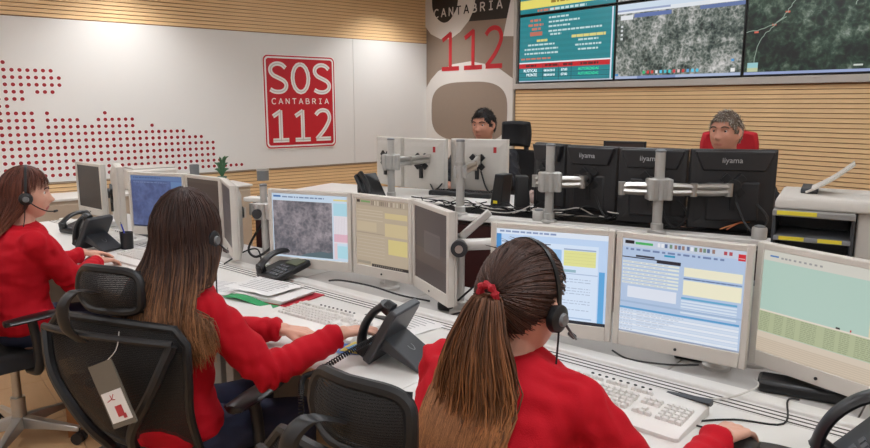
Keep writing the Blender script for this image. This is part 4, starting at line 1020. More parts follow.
# ================================================================ chairs
MESHB = mesh_cloth('chair_mesh', (30, 30, 32), .55)
CHB = M('chair_black', (27, 27, 29), .45, var=.08); CHF = M('chair_fabric', (30, 29, 31), .85, var=.1, bump=.3)
def task_chair(loc, rz, label, z0=0, headrest=True, mesh=MESHB, frame=CHB, top=.98, hz=1.07, basemat=ALU, solid=None, seat_z=.46, arms=True, bw=.26, hrw=.115, hrh=.062):
    t = thing('office_chair', label, 'chair', (loc[0], loc[1], z0), rz, 'office swivel chairs')
    # star base
    for k in range(5):
        a = 2 * PI * k / 5 + .5; d = Vector((math.cos(a), math.sin(a), 0)); n = Vector((-d.y, d.x, 0)); rings = []
        for r_, w_, zt, zb in ((.03, .030, .125, .07), (.16, .024, .105, .07), (.30, .016, .085, .062)):
            c = d * r_; rings.append([c - n * w_ + Vector((0, 0, zb)), c + n * w_ + Vector((0, 0, zb)), c + n * w_ * .7 + Vector((0, 0, zt)), c - n * w_ * .7 + Vector((0, 0, zt))])
        lg = MB().loft(rings).build('base_leg', basemat, t, bevel=.004)
        e = d * .295; cs = MB()
        for s in (-1, 1): cs.cyl(e + n * (s * .008) + Vector((0, 0, .028)), e + n * (s * .026) + Vector((0, 0, .028)), .028, n=16)
        cs.cyl(e + Vector((0, 0, .028)), e + Vector((0, 0, .075)), .008, n=8)
        cs.cyl(e - n * .024 + Vector((0, 0, .028)), e + n * .024 + Vector((0, 0, .028)), .009, n=8)
        cs.build('caster', CHB, lg, smooth=True)
    MB().cyl((0, 0, .07), (0, 0, .22), .032, n=18).build('hub', basemat, t, smooth=True)
    MB().cyl((0, 0, .2), (0, 0, seat_z - .06), .02, n=18).build('gas_column', ALU, t, smooth=True)
    bx('mechanism', (0, -.02, seat_z - .055), (.2, .3, .05), CHB, t, .01)
    rr = []
    for y, hw, dz in ((-.23, .19, .0), (-.20, .23, .005), (0, .25, .0), (.17, .24, -.005), (.225, .21, -.03)):
        rr.append([(x * hw, y, seat_z + dz + zz) for x, zz in ((-1, -.03), (-.8, -.045), (.8, -.045), (1, -.03), (1, .0), (.85, .022), (.4, .012), (-.4, .012), (-.85, .022), (-1, .0))])
    MB().loft(rr).build('seat', CHF, t, smooth=True, angle=60)
    # backrest: a bowed panel in a tube frame
    def bp(a, b):                                           # a -1..1 across, b 0..1 up
        wd = (bw * .78 + bw * .22 * min(1, b * 1.6)) * (1 if b < .86 else 1 - .10 * ((b - .86) / .14) ** 2)
        y = -.235 - .09 * b + .045 * math.sin(b * PI) * -1 + .045 * a * a
        return Vector((a * wd, y, .55 + (top - .55) * b - .018 * a * a * b))
    rows_ = [[bp(-1 + i / 6, j / 10) for i in range(13)] for j in range(11)]
    if solid:
        MB().grid(rows_, .05).build('backrest', solid, t, smooth=True, bevel=.012)
    else:
        MB().grid(rows_, .006).build('backrest_mesh', mesh, t, smooth=True)
    out = [bp(-1, b / 10) for b in range(0, 10)] + [bp(-.93 + i * .155, 1) for i in range(13)] + [bp(1, b / 10) for b in range(9, -1, -1)] + [bp(.93 - i * .155, 0) for i in range(13)]
    if not solid:
        fr = MB(); o2 = [p for p in out]; L = len(o2)
        fr.tube(o2, .013, 8, closed=True).build('back_frame', frame, t, smooth=True)
        # second bar behind the top and the V shaped carrier
        tb = [bp(-.95 + i * .19, .93) + Vector((0, -.035 - .012 * (1 - (abs(-.95 + i * .19)) ** 2), 0)) for i in range(11)]
        MB().tube(tb, .011, 8).build('top_bar', frame, t, smooth=True)
        for s in (-1, 1):
            MB().tube(smooth_path([bp(s * .93, .92) + Vector((0, -.03, 0)), bp(s * .72, .6) + Vector((0, -.045, 0)), bp(s * .4, .25) + Vector((0, -.06, 0)), Vector((s * .05, -.29, .56)), Vector((s * .04, -.2, seat_z - .05))], 5), .016, 8).build('carrier_arm', frame, t, smooth=True)
    else:
        MB().tube([(0, -.32, .8), (0, -.30, .6), (0, -.22, seat_z - .05), (0, -.05, seat_z - .06)], .025, 8).build('carrier_arm', frame, t, smooth=True)
    if headrest:
        yb = bp(0, 1).y
        P = smooth_path([(-.05, yb - .035, top - .06), (-.06, yb - .075, top - .01), (-.055, yb - .085, hz - .03), (-.03, yb - .06, hz + .01), (0, yb - .025, hz)], 6)
        MB().loft([[p + Vector((.022 * math.cos(k * PI / 4), .011 * math.sin(k * PI / 4), 0)) for k in range(8)] for p in P]).build('headrest_stalk', frame, t, smooth=True)
        def hp(a, b): return Vector((a * (hrw - .01 * b * b), yb - .015 + .045 * a * a + .018 * b * b, hz + b * hrh - .008 * a * a))
        hr = [[hp(-1 + i / 5, -1 + j / 3) for i in range(11)] for j in range(7)]
        if solid: MB().grid(hr, .06).build('headrest', solid, t, smooth=True, bevel=.015)
        else:
            h = MB().grid(hr, .005).build('headrest', mesh, t, smooth=True)
            oo = []
            for k in range(40):
                an = 2 * PI * k / 40; ca, sa = math.cos(an), math.sin(an)
                oo.append(hp(math.copysign(abs(ca) ** .45, ca), math.copysign(abs(sa) ** .45, sa)))
            MB().tube(oo, .013, 8, closed=True).build('headrest_frame', frame, h, smooth=True)
    if arms:
        for s in (-1, 1):
            MB().tube(smooth_path([(s * .2, -.02, seat_z - .05), (s * .29, -.02, seat_z - .03), (s * .295, -.02, .55), (s * .29, -.03, .655)], 5), .02, 10).build('arm_post', frame, t, smooth=True)
            pr_ = []
            for y, w_ in ((-.14, .02), (-.13, .036), (-.05, .044), (.06, .044), (.12, .034), (.13, .018)):
                pr_.append([(s * .285 + w_ * math.cos(k * PI / 5), y, .668 + .014 * math.sin(k * PI / 5)) for k in range(10)])
            MB().loft(pr_).build('arm_pad', M('arm_pad_black', (24, 23, 24), .32), t, smooth=True)
    return t
CH2 = (dw(-.36, -.88)[0], dw(-.36, -.88)[1])
ch1 = task_chair(dw(-1.80, -.96)[:2], DROT + R(6), 'black mesh office chair of the woman at far left, aluminium base showing', headrest=False)
ch2 = task_chair(CH2, DROT + R(20), 'black mesh office chair with headrest and a hanging paper tag')
ch3 = task_chair(dw(.87, -.95)[:2], DROT + R(4), 'black mesh office chair behind the ponytail woman, at the bottom edge')
m1 = task_chair((.545, 5.50), R(155), 'high black office chair with padded headrest behind the dark haired man', z0=.2, solid=CHF, top=1.02, hz=1.15, bw=.24, hrw=.12, hrh=.10, arms=False)
REDF = M('chair_red', (190, 26, 40), .8, var=.08, bump=.2)
m2 = task_chair((1.735, 4.05), R(160), 'bright red padded chair of the grey haired man', z0=.2, headrest=False, solid=REDF, top=1.235, bw=.165)
# tag hanging on the back of the middle chair
tgp = ch2.matrix_basis
def chair_pt(ch, p):
    return Matrix.Translation(ch.location) @ Matrix.Rotation(ch.rotation_euler.z, 4, 'Z') @ Vector(p)
q = chair_pt(ch2, (.085, -.395, .955))
tg = thing('hanging_tag', 'clear plastic pouch with red drawing hanging on the chair back', 'tag', (q.x, q.y, q.z - .30), ch2.rotation_euler.z)
T = TR(0, 0, .14, ry=R(-24))
MB().box((0, 0, 0), (.095, .004, .19), T).build('pouch', M('pouch_clear', (120, 116, 108), .15, alpha=.75, coat=.5), tg)
MB().box((0, -.003, -.035), (.08, .002, .09), T).build('card', PAPER, tg)
dr = MB()
for P in ([(-.02, -.005), (0, .0), (.012, .012)], [(.0, -.002), (-.002, .012)], [(.0, -.002), (.012, -.004)]): ribbon(dr, [(x - .006, y - .012) for x, y in P], .0022, 0, .0006, T @ TR(0, -.0042, 0, rx=R(90)))
dr.box((.006, -.0046, -.05), (.026, .001, .032), T); dr.box((.018, -.0046, -.067), (.012, .001, .014), T)
tag(dr.build('red_drawing', M('ink_red', (186, 60, 66), .6), tg), kind='stuff')
MB().tube(smooth_path([T @ Vector((0, 0, .085)), Vector((.02, .004, .27)), Vector((.0, .04, .31))], 4), .0012, 5).build('string', CABLEW, tg, smooth=True)

# ================================================================ people
SKIN = M('skin', (218, 166, 144), .5, var=.06, scale=25, spec=.35); LIP = M('lips', (186, 104, 98), .45); LIPM = M('lips_pale', (196, 122, 106), .5); EYEW = M('eye_white', (225, 220, 214), .25); IRIS = M('iris_dark', (50, 34, 26), .2)
SKIN2 = M('skin_ruddy', (208, 148, 124), .5, var=.08, scale=25, spec=.35)
REDK = M('sweater_red', (190, 12, 32), .8, var=.05, scale=60, bump=.25, bscale=380, spec=.25)
JEAN = M('jeans_navy', (38, 44, 70), .8, var=.2, scale=50, bump=.3, bscale=300); JEANB = M('jeans_blue', (62, 96, 150), .8, var=.2, scale=50, bump=.3, bscale=300)
SHOE = M('shoe_black', (26, 25, 26), .5); SHIRT = M('shirt_black', (28, 28, 34), .8, bump=.2)
HAIR = attr_mat('hair', rough=.55, var=.35, scale=90, stretch=(1, 1, .12), spec=.4)
def remesh(o, vox, smooth=2, mats=None, matfn=None, disp=None):
    m = o.modifiers.new('r', 'REMESH'); m.mode = 'VOXEL'; m.voxel_size = vox; m.use_smooth_shade = True
    if smooth:
        s = o.modifiers.new('s', 'SMOOTH'); s.factor = .5; s.iterations = smooth
    dg = bpy.context.evaluated_depsgraph_get(); dg.update()
    me = bpy.data.meshes.new_from_object(o.evaluated_get(dg)); old = o.data
    o.modifiers.clear(); o.data = me; me.name = old.name; bpy.data.meshes.remove(old)
    if disp:
        me.calc_loop_triangles(); nn = [v.normal.copy() for v in me.vertices]
        for v, n in zip(me.vertices, nn): v.co += n * disp(v.co, n)
    me.materials.clear()
    for q_ in mats: me.materials.append(q_)
    if matfn: me.polygons.foreach_set('material_index', [matfn(p.center) for p in me.polygons])
    me.polygons.foreach_set('use_smooth', [True] * len(me.polygons)); me.update()
    return o
def gauss(x, s): return math.exp(-(x / s) ** 2)
def head_mesh(mb, T, male=False, nose=1.0):
    n, m = 64, 48; rings = []
    for j in range(1, m):
        th = PI * j / m; ring = []
        for i in range(n):
            ph = 2 * PI * i / n
            x, y, z = (.080 if male else .074) * math.sin(th) * math.sin(ph), .094 * math.sin(th) * math.cos(ph), .115 * math.cos(th)
            f = max(0, math.cos(ph)) * math.sin(th)                      # towards the face
            if z < .0:                                                   # jaw narrows, back of skull tucks in
                k = min(1, -z / .115); x *= 1 - (.30 if not male else .2) * k * (.4 + .6 * f)
                if y < 0: y *= 1 - .5 * k
                else: y *= 1 + .16 * k * (1 - abs(x) / .075)
            if z > .02: x *= 1 + .05 * gauss(z - .05, .04) * (1 if y < .03 else .3)
            if y > 0:
                y = y * (.90 + .10 * (1 - gauss(z, .08))) if abs(z) < .1 else y
                y -= .010 * f * gauss(z + .0, .10) * 0
                e = gauss(abs(x) - .031, .015) * gauss(z - .012, .011)
                y -= .010 * e
                y += .005 * gauss(z - .033, .010) * gauss(x, .05)
                y += nose * (.026 * gauss(x, .0105) * gauss(z + .024, .013) + .013 * gauss(x, .009) * gauss(z + .002, .020) + .006 * gauss(abs(x) - .012, .007) * gauss(z + .028, .008))
                y += (.004 if male else .007) * gauss(x, .022) * (gauss(z + .056, .006) + gauss(z + .068, .007)) - .005 * gauss(x, .024) * gauss(z + .062, .0028)
                y += .009 * gauss(x, .020) * gauss(z + .096, .016) - .004 * gauss(x, .02) * gauss(z + .080, .006)
                y += .005 * gauss(abs(x) - .045, .018) * gauss(z + .02, .02)
            ring.append((x, y, z))
        rings.append(ring)
    mb.loft(rings, T)
    for s in (-1, 1):                                                     # ears
        P = [(s * .074, .006, -.03), (s * .078, .0, -.02), (s * .083, -.008, .0), (s * .082, -.010, .018), (s * .076, .0, .026)]
        mb.tube([T @ Vector(p) for p in smooth_path(P, 4)], [.006 + .005 * math.sin(PI * k / 16) for k in range(17)], 8)
def hand(mb, wrist, d, up, side, curl=(.25, .25, .3, .35), thumb=.5, spread=.09, L=.175):
    """palm with four fingers of different length and a thumb leaving the side of the palm"""
    d = Vector(d).normalized(); up = Vector(up); up = (up - d * up.dot(d)).normalized(); r_ = d.cross(up) * side   # r_ points to the little finger side... thumb at -r_
    w_ = Vector(wrist); palm = L * .48
    kn = []
    for k, (o, l) in enumerate(((-.030, .97), (-.010, 1.0), (.010, .96), (.029, .88))):
        a = w_ + r_ * (o * .62); b = w_ + d * (palm * (1 - .05 * abs(k - 1))) + r_ * o
        mb.capsule(a, b, .0135, .0105, 10); kn.append((b, o, l))
    mb.capsule(w_ + d * .03 - r_ * .012, w_ + d * .06 + r_ * .012, .013, .012, 10)
    for k, (b, o, l) in enumerate(kn):
        dd = (d + r_ * (o * spread * 40 * .25)).normalized(); p = b; r0 = .0092 if k < 3 else .008
        for q_, s in enumerate((.044, .028, .022)):
            an = curl[k] * (1, 1.3, 1.0)[q_]; ax = dd.cross(up).normalized()
            dd = (Matrix.Rotation(-an, 3, ax) @ dd).normalized()
            e = p + dd * (s * l); mb.capsule(p, e, r0, r0 * .92, 10); p = e; r0 *= .92
    a = w_ + d * .022 - r_ * .022 - up * .004; td = (d * .75 - r_ * thumb - up * .25).normalized()
    b = a + td * .042; mb.capsule(a, b, .0135, .0105, 10)
    td = (td + d * .35 - up * .05).normalized(); c = b + td * .030; mb.capsule(b, c, .0102, .0092, 10)
    td = (td + d * .3).normalized(); mb.capsule(c, c + td * .024, .0092, .0078, 10)
def ell(c, rx, ry, n=24, tilt=0):
    out = []
    for i in range(n):
        t = 2 * PI * i / n; x = math.copysign(abs(math.cos(t)) ** .85, math.cos(t)) * rx; y = math.copysign(abs(math.sin(t)) ** .85, math.sin(t)) * ry
        out.append((c[0] + x, c[1] + y, c[2] + y * tilt))
    return out
def torso_rings(J, grow=0.0, male=False):
    """pelvis to collar, following the spine of the pose"""
    sp = smooth_path([J['pelvis'], J['waist'], J['chest'], J['neck']], 8); W = J.get('width', 1.0)
    prof = [(0, .165, .125), (.15, .172, .128), (.33, .150, .112), (.5, .155, .112), (.66, .172, .120), (.78, .178, .108), (.88, .160, .090), (.95, .115, .074), (1.0, .066, .062)]
    rings = []
    for t, rx, ry in prof:
        k = t * (len(sp) - 1); i = min(int(k), len(sp) - 2); p = sp[i].lerp(sp[i + 1], k - i); d = sp[i + 1] - sp[i]
        rings.append(ell(p, rx * W + grow, ry * W + grow, tilt=-d.y / max(.05, d.z) * .6))
    return rings, sp
def person(name, label, loc, rz, J, z0=0, top_mat=REDK, leg_mat=JEAN, skin=SKIN, male=False, vox=.0045, head_rz=0, head_rx=0, head_s=1.0, nose=1.0, hands=True):
    t = thing(name, label, 'person', (loc[0], loc[1], z0), rz)
    J = {k: (Vector(v) if isinstance(v, tuple) and len(v) == 3 else v) for k, v in J.items()}
    HT = Matrix.Translation(J['head']) @ Matrix.Rotation(head_rz, 4, 'Z') @ Matrix.Rotation(head_rx, 4, 'X') @ Matrix.Scale(head_s, 4)
    b = MB(); head_mesh(b, HT, male, nose)
    b.capsule(J['neck'] - Vector((0, 0, .03)), J['head'] + HT.to_3x3() @ Vector((0, -.018, -.055)), .058 if not male else .064, .050 if not male else .058)
    rings, sp = torso_rings(J, -.012); b.loft(rings)
    for s in 'LR':
        b.capsule(J['neck'] - Vector((0, 0, .04)), J['sh' + s], .045, .045); b.capsule(J['sh' + s], J['el' + s], .044, .036); b.capsule(J['el' + s], J['wr' + s], .036, .0245)
        if hands:
            sd_ = 1 if s == 'R' else -1
            hand(b, J['wr' + s], J['hd' + s], J.get('up' + s, (0, 0, 1)), sd_, J.get('curl' + s, (.25, .25, .3, .35)))
        hx = .095 if s == 'R' else -.095
        b.capsule(J['pelvis'] + Vector((hx, 0, -.02)), J['kn' + s], .075, .052); b.capsule(J['kn' + s], J['an' + s], .052, .034); b.capsule(J['an' + s], J['an' + s] + Vector((0, .14, -.035)), .034, .026)
    iHT = HT.inverted()
    def lips(c):
        q_ = iHT @ c
        return 1 if (q_.y > .07 and abs(q_.x) < .023 * (1 - abs(q_.z + .062) / .03) and abs(q_.z + .062) < (.006 if male else .011)) else 0
    bo = b.build('body', SKIN, t); remesh(bo, vox, 2, [skin, LIP if not male else LIPM], lips)
    # eyes and brows
    EY = .0615
    for s in (-1, 1):
        e = MB().sphere((0, 0, 0), .0120, 14, 10, HT @ Matrix.Translation((s * .031, EY, .012))).build('eye', [EYEW, IRIS], t, smooth=True)
        c0 = HT @ Vector((s * .031, EY, .012)); fw = (HT.to_3x3() @ Vector((0, 1, 0))).normalized()
        e.data.polygons.foreach_set('material_index', [1 if (p.center - c0).normalized().dot(fw) > .80 else 0 for p in e.data.polygons])
    # clothes
    s_ = MB(); rings, sp = torso_rings(J, .012); s_.loft(rings[:-1] + [ell(sp[-1] + Vector((0, 0, .004)), .07, .066)])
    for s in 'LR':
        mid = J['sh' + s].lerp(J['el' + s], .5)
        s_.capsule(J['neck'] - Vector((0, 0, .055)), J['sh' + s], .058, .066); s_.capsule(J['sh' + s], J['el' + s], .067, .056); s_.capsule(J['el' + s], J['wr' + s].lerp(J['el' + s], .16), .056, .042)
        cf = (J['wr' + s] - J['el' + s]).normalized(); s_.cyl(J['wr' + s] - cf * .05, J['wr' + s] - cf * .008, .040, .039, 16)
    def wr(co, n):
        k = 0
        for s in 'LR':
            for jn, am in (('el', .010), ('wr', .006), ('sh', .006)):
                dd = (co - J[jn + s]).length
                if dd < .16: k += am * gauss(dd, .09) * math.sin((co - J[jn + s]).dot((J['wr' + s] - J['el' + s]).normalized()) * 150 + 3 * noise.noise(co * 14))
        k += .012 * (.35 - abs(noise.noise(Vector((co.x * 7, co.y * 7, co.z * 12))))) + .006 * noise.noise(Vector((co.x * 16 + co.z * 9, co.y * 14, co.z * 30)))
        return k
    sw_ = s_.build('sweater' if not male else 'shirt', top_mat, t); remesh(sw_, .009, 3, [top_mat], None, wr)
    tr_ = MB(); tr_.loft([ell(J['pelvis'] + Vector((0, 0, dz)), rx, ry) for dz, rx, ry in ((-.07, .12, .10), (-.04, .165, .13), (.02, .172, .132), (.07, .165, .122))])
    for s in 'LR':
        hx = .092 if s == 'R' else -.092
        tr_.capsule(J['pelvis'] + Vector((hx, 0, -.005)), J['kn' + s], .088, .066); tr_.capsule(J['kn' + s], J['an' + s] + Vector((0, 0, .03)), .066, .048)
    tj = tr_.build('trousers', leg_mat, t); remesh(tj, .011, 3, [leg_mat], None, lambda co, n: .006 * noise.noise(co * 16))
    for s in 'LR':
        a = J['an' + s]; rg = []
        for y, w_, h_ in ((-.06, .028, .05), (-.045, .038, .085), (0, .042, .09), (.06, .044, .062), (.13, .046, .045), (.175, .036, .03), (.19, .018, .015)):
            rg.append([(a.x + w_ * x, a.y + y, .002 + h_ * zz) for x, zz in ((-1, 0), (1, 0), (1.02, .4), (.7, .9), (0, 1), (-.7, .9), (-1.02, .4))])
        MB().loft(rg).build('shoe', SHOE, t, smooth=True, angle=60)
    return t, HT, J
def brows(t, HT, rgb, th=.004):
    m = M('brow%d' % rgb[0], rgb, .7)
    for s in (-1, 1):
        P = [(s * .014, .0865, .030), (s * .026, .0845, .036), (s * .040, .078, .036), (s * .052, .068, .030)]
        MB().tube([HT @ Vector(p) for p in smooth_path(P, 4)], [th * (.6 + .4 * math.sin(PI * k / 12)) for k in range(13)], 6).build('eyebrow', m, t, smooth=True)
# ---- hair
HC = Vector((0, -.010, .012)); HR = Vector((.083, .107, .118))
def on_head(dir_, k=1.0):
    d = Vector(dir_).normalized(); return HC + Vector((d.x * HR.x, d.y * HR.y, d.z * HR.z)) * k
def strands(mb, path_list, rgen, colgen, n=3):
    for P in path_list:
        L = len(P); r0 = rgen(); rad = [r0 * (.55 + .45 * min(1, 4 * k / L)) * (1 if k < L - 4 else (L - k) / 5) for k in range(L)]
        o = len(mb.v); base = colgen()
        mb.col = None; mb.tube(P, rad, n)
        for i in range(o, len(mb.v)): mb.c[i] = base(mb.v[i])
def mix(a, b, t):
    t = max(0, min(1, t)); return tuple(x + (y - x) * t for x, y in zip(a, b))
def col(rgb, g, lo=.65, hi=1.35, tip=None, z0=0, z1=-.3, HTi=None):
    k = g.uniform(lo, hi); tj = g.uniform(-.25, .25); a = tuple(x * k for x in lin(rgb)[:3]); b = tuple(x * k for x in lin(tip)[:3]) if tip else a
    def f(p):
        z = (HTi @ p).z if HTi is not None else p.z
        return mix(a, b, (z - z0) / (z1 - z0) + tj) + (1,)
    return f
def loose_hair(t, HT, rgb, tip, zend, g, n=1300, face=62, back_y=-.235, bangs=False, push=None, spread=1.25, side_end=None, vol=1.0):
    """hair falling from a crown parting, in front of nothing but behind the shoulders"""
    HTi = HT.inverted(); paths = []
    def strand(ph, k, ze, wob):
        P = []
        for q_ in range(7):                                                 # over the skull
            th = R(8 + 88 * q_ / 6); P.append(on_head((math.sin(th) * math.sin(ph), math.sin(th) * math.cos(ph), math.cos(th)), k * vol * (1 + .02 * math.sin(q_ + wob * 9))))
        e = P[-1]; bk = max(0, -math.cos(ph))
        for q_ in range(1, 12):
            s = q_ / 11; z = e.z + (ze - e.z) * s; sm = min(1, s * abs(ze - e.z) / .22); sm = sm * sm * (3 - 2 * sm)
            x = e.x * (1 + (spread - 1) * s) + .024 * math.sin(wob * 20 + 6 * s) * s; y = e.y + (back_y * (.72 + .28 * bk) - e.y) * sm * .95 + .010 * math.sin(wob * 31 + 5 * s) * s
            P.append(Vector((x, y, z)))
        P = [HT @ p for p in P]
        if push: P = [push(p) for p in P]
        return P
    for i in range(n):
        ph = R(g.uniform(face, 360 - face)); k = g.uniform(.965, 1.045); bk = max(0, -math.cos(ph))
        ze = (side_end if side_end is not None else zend) + (zend - (side_end if side_end is not None else zend)) * bk
        paths.append(strand(ph, k, ze * g.uniform(.82, 1.06), g.random()))
    if bangs:
        for i in range(260):
            ph = R(g.uniform(-face - 6, face + 6)); k = g.uniform(1.0, 1.05); P = []; dl = g.uniform(52, 66) + 22 * abs(ph) / R(face)
            for q_ in range(9):
                th = R(6 + dl * q_ / 8); p2 = ph + .25 * math.copysign(1, ph) * (q_ / 8) ** 2; P.append(HT @ on_head((math.sin(th) * math.sin(p2), math.sin(th) * math.cos(p2), math.cos(th)), k))
            paths.append(P)
    mb = MB(); strands(mb, paths, lambda: g.uniform(.0011, .0026), lambda: col(rgb, g, .5, 1.55, tip=tip, z0=-.06, z1=zend, HTi=HTi))
    # inner sheet so that no scalp shows
    sh = []
    nph = 40
    for i in range(nph + 1):
        ph = R(face + 4 + (352 - 2 * face) * i / nph); bk = max(0, -math.cos(ph)); se = side_end if side_end is not None else zend
        sh.append(strand(ph, .955, (se + (zend - se) * bk) * .86, 0))
    mb.col = None; o = len(mb.v); mb.grid(sh, .004)
    cc = col(rgb, random.Random(1), .6, .6, tip=tip, z0=-.06, z1=zend, HTi=HTi)
    for i in range(o, len(mb.v)): mb.c[i] = cc(mb.v[i])
    mb.c = [c or (0, 0, 0, 1) for c in mb.c]
    return mb.build('hair', HAIR, t, smooth=True, angle=180)
def cap(mb, HT, k, test, colf, nph=48, nth=22):
    rows_ = []
    for j in range(nth):
        th = R(1 + 118 * j / (nth - 1)); rows_.append([(math.sin(th) * math.sin(2 * PI * i / nph), math.sin(th) * math.cos(2 * PI * i / nph), math.cos(th)) for i in range(nph + 1)])
    vs, fs = [], []
    for j in range(nth):
        for i in range(nph + 1): vs.append(HT @ on_head(rows_[j][i], k))
    for j in range(nth - 1):
        for i in range(nph):
            d = Vector(rows_[j][i])
            if test(d): fs.append((j * (nph + 1) + i, (j + 1) * (nph + 1) + i, (j + 1) * (nph + 1) + i + 1, j * (nph + 1) + i + 1))
    o = len(mb.v); mb.add(vs, fs)
    for i in range(o, len(mb.v)): mb.c[i] = colf(mb.v[i])
def hairline(d):                                                             # True where hair grows
    ph = math.degrees(math.atan2(abs(d.x), d.y)); z = d.z
    lim = .46 if ph < 38 else (.46 - (ph - 38) / 30 * .50 if ph < 68 else (-.02 - (ph - 68) * .010 if ph < 115 else -.50))
    return z > max(lim, -.52)
def short_hair(t, HT, rgb, g, n=1500, ln=.017, lo=.6, hi=1.3, tip=None):
    mb = MB(); f = col(rgb, g, .7, .7); cap(mb, HT, .985, hairline, f); paths = []
    while len(paths) < n:
        d = Vector((g.gauss(0, 1), g.gauss(0, 1), g.gauss(0, 1))).normalized()
        if not hairline(d): continue
        p = on_head(d, .975); tang = Vector((.25, .9 if d.z > .55 else -.1, -.8 if d.z < .6 else .1)); tang = (tang - d * tang.dot(d)).normalized()
        l = ln * g.uniform(.6, 1.25) * (1 if d.z > .2 else .6); tw = Vector((g.uniform(-.5, .5), g.uniform(-.5, .5), g.uniform(-.5, .5)))
        P = [HT @ (p + d * (l * .30 * q_ / 3) + (tang + tw) * (l * (q_ / 3) ** 1.3)) for q_ in range(4)]
        paths.append(P)
    strands(mb, paths, lambda: g.uniform(.0016, .003), lambda: col(tip if tip and g.random() < .55 else rgb, g, lo, hi))
    mb.c = [c or (0, 0, 0, 1) for c in mb.c]
    return mb.build('hair', HAIR, t, smooth=True, angle=180)
def pony_hair(t, HT, rgb, tip, g, J, push):
    HTi = HT.inverted(); mb = MB(); f = col(rgb, g, .7, .7)
    hl = lambda d: d.z > (.40 if d.y > .55 else (.40 - (.55 - d.y) / .55 * .42 if d.y > 0 else (-.02 + d.y * .75)))
    cap(mb, HT, .975, hl, f); paths = []; td = Vector((.10, -1, .17)).normalized()
    while len(paths) < 2200:
        d = Vector((g.gauss(0, 1), g.gauss(0, 1), g.gauss(0, 1))).normalized()
        if not hl(d + Vector((0, 0, .10))) or d.dot(td) > .95: continue
        k = g.uniform(.985, 1.03); P = []
        for q_ in range(10):
            s = q_ / 9; v = d.lerp(td, s)
            if v.length < .1: v = Vector((0, 0, 1))
            P.append(HT @ on_head(v, k * (1 + .03 * math.sin(PI * s))))
        paths.append(P)
    for q_ in range(14):                                                     # flyaways at the crown
        a = g.uniform(-1, 1); d = Vector((a * .8, g.uniform(-.6, .5), 1)).normalized(); p = on_head(d, 1.0)
        paths.append([HT @ (p + d * (.004 * k) + Vector((g.uniform(-.004, .004), -.014 * k, 0))) for k in range(4)])
    o0 = len(paths)
    tie = on_head(td, 1.05)
    for i in range(2200):
        an = g.uniform(0, 2 * PI); rr = math.sqrt(g.random()); cx, cy = rr * math.cos(an), rr * math.sin(an); ze = g.uniform(-.56, -.34); wv = g.uniform(0, 6); P = []
        for q_ in range(15):
            s = q_ / 14; z = tie.z + .012 * math.sin(min(1, s * 5) * PI) + (ze - tie.z) * s ** 1.15
            w_ = .015 + .088 * min(1, s * 2.0) ** .8 * (1 - .3 * max(0, s - .5)); th = .017 + .026 * min(1, s * 3)
            P.append(Vector((tie.x + cx * w_ - .01 * s + .015 * math.sin(wv + 11 * s) * s, tie.y - .028 * min(1, s * 4) ** .7 + .02 * s + cy * th + .006 * math.sin(wv * 2 + 8 * s) * s, z)))
        P = [push(HT @ p) for p in P]; paths.append(P)
    strands(mb, paths[:o0], lambda: g.uniform(.0010, .0022), lambda: col(rgb, g, .5, 1.6))
    strands(mb, paths[o0:], lambda: g.uniform(.0011, .0026), lambda: col(mix(rgb, tip, .35), g, .5, 1.6, tip=tip, z0=-.02, z1=-.28, HTi=HTi))
    mb.c = [c or (0, 0, 0, 1) for c in mb.c]
    hr = mb.build('hair', HAIR, t, smooth=True, angle=180)
    ring = []
    for k in range(26):
        a = 2 * PI * k / 26; ring.append(HT @ (tie + Vector((math.cos(a) * .019, -.010 - .006 * math.sin(a), math.sin(a) * .019)) + Vector((noise.noise(Vector((k, 0, 0))) * .002,) * 3)))
    MB().tube(ring, [.0080 + .0025 * math.sin(k * 2.1) for k in range(26)], 8, closed=True).build('hair_tie', M('scrunchie_red', (170, 18, 36), .7, bump=.4, bscale=160), hr, smooth=True)
def headset(owner, HT, label, boom=True):
    t = thing('headset', label, 'headset'); t.matrix_world = owner.matrix_basis.copy() if False else Matrix.Identity(4)
    loc = owner.location; W_ = Matrix.Translation(loc) @ Matrix.Rotation(owner.rotation_euler.z, 4, 'Z') @ HT
    t.matrix_world = W_
    sc_ = HT.to_scale()[0]
    P = []
    for k in range(25):
        a = PI * k / 24; P.append((.091 * math.cos(a) * (1 + .03 * math.sin(a)), -.006, .0 + .137 * math.sin(a)))
    MB().loft([[Vector(p) + Vector((0, dy, 0)) + Vector(p).normalized() * dr_ for dy, dr_ in ((-.0055, -.002), (.0055, -.002), (.0055, .002), (-.0055, .002))] for p in P]).build('headband', BLACKP, t, smooth=True)
    for s in (1, -1):
        MB().lathe([(.001, 0), (.027, 0), (.030, .006), (.028, .016), (.018, .022), (.001, .023)], 20, TR(s * .080, -.006, -.012, ry=R(90 * s))).build('ear_cup', BLACKP, t, smooth=True)
        MB().lathe([(.001, .022), (.014, .022), (.012, .028), (.001, .029)], 16, TR(s * .080, -.006, -.012, ry=R(90 * s))).build('ear_cup_cap', GREYP, t, smooth=True)
    if boom:
        MB().tube(smooth_path([(.100, .004, -.020), (.098, .035, -.045), (.086, .075, -.066), (.06, .108, -.072)], 5), .0028, 6).build('microphone_boom', BLACKP, t, smooth=True)
        MB().capsule((.06, .108, -.072), (.044, .118, -.071), .006, .006, 10).build('microphone', BLACKP, t, smooth=True)
    MB().tube(smooth_path([(.098, -.01, -.036), (.100, -.012, -.10), (.105, -.02, -.18), (.12, .0, -.30), (.14, .03, -.45)], 5), .0022, 5).build('cord', CABLE, t, smooth=True)
    return t
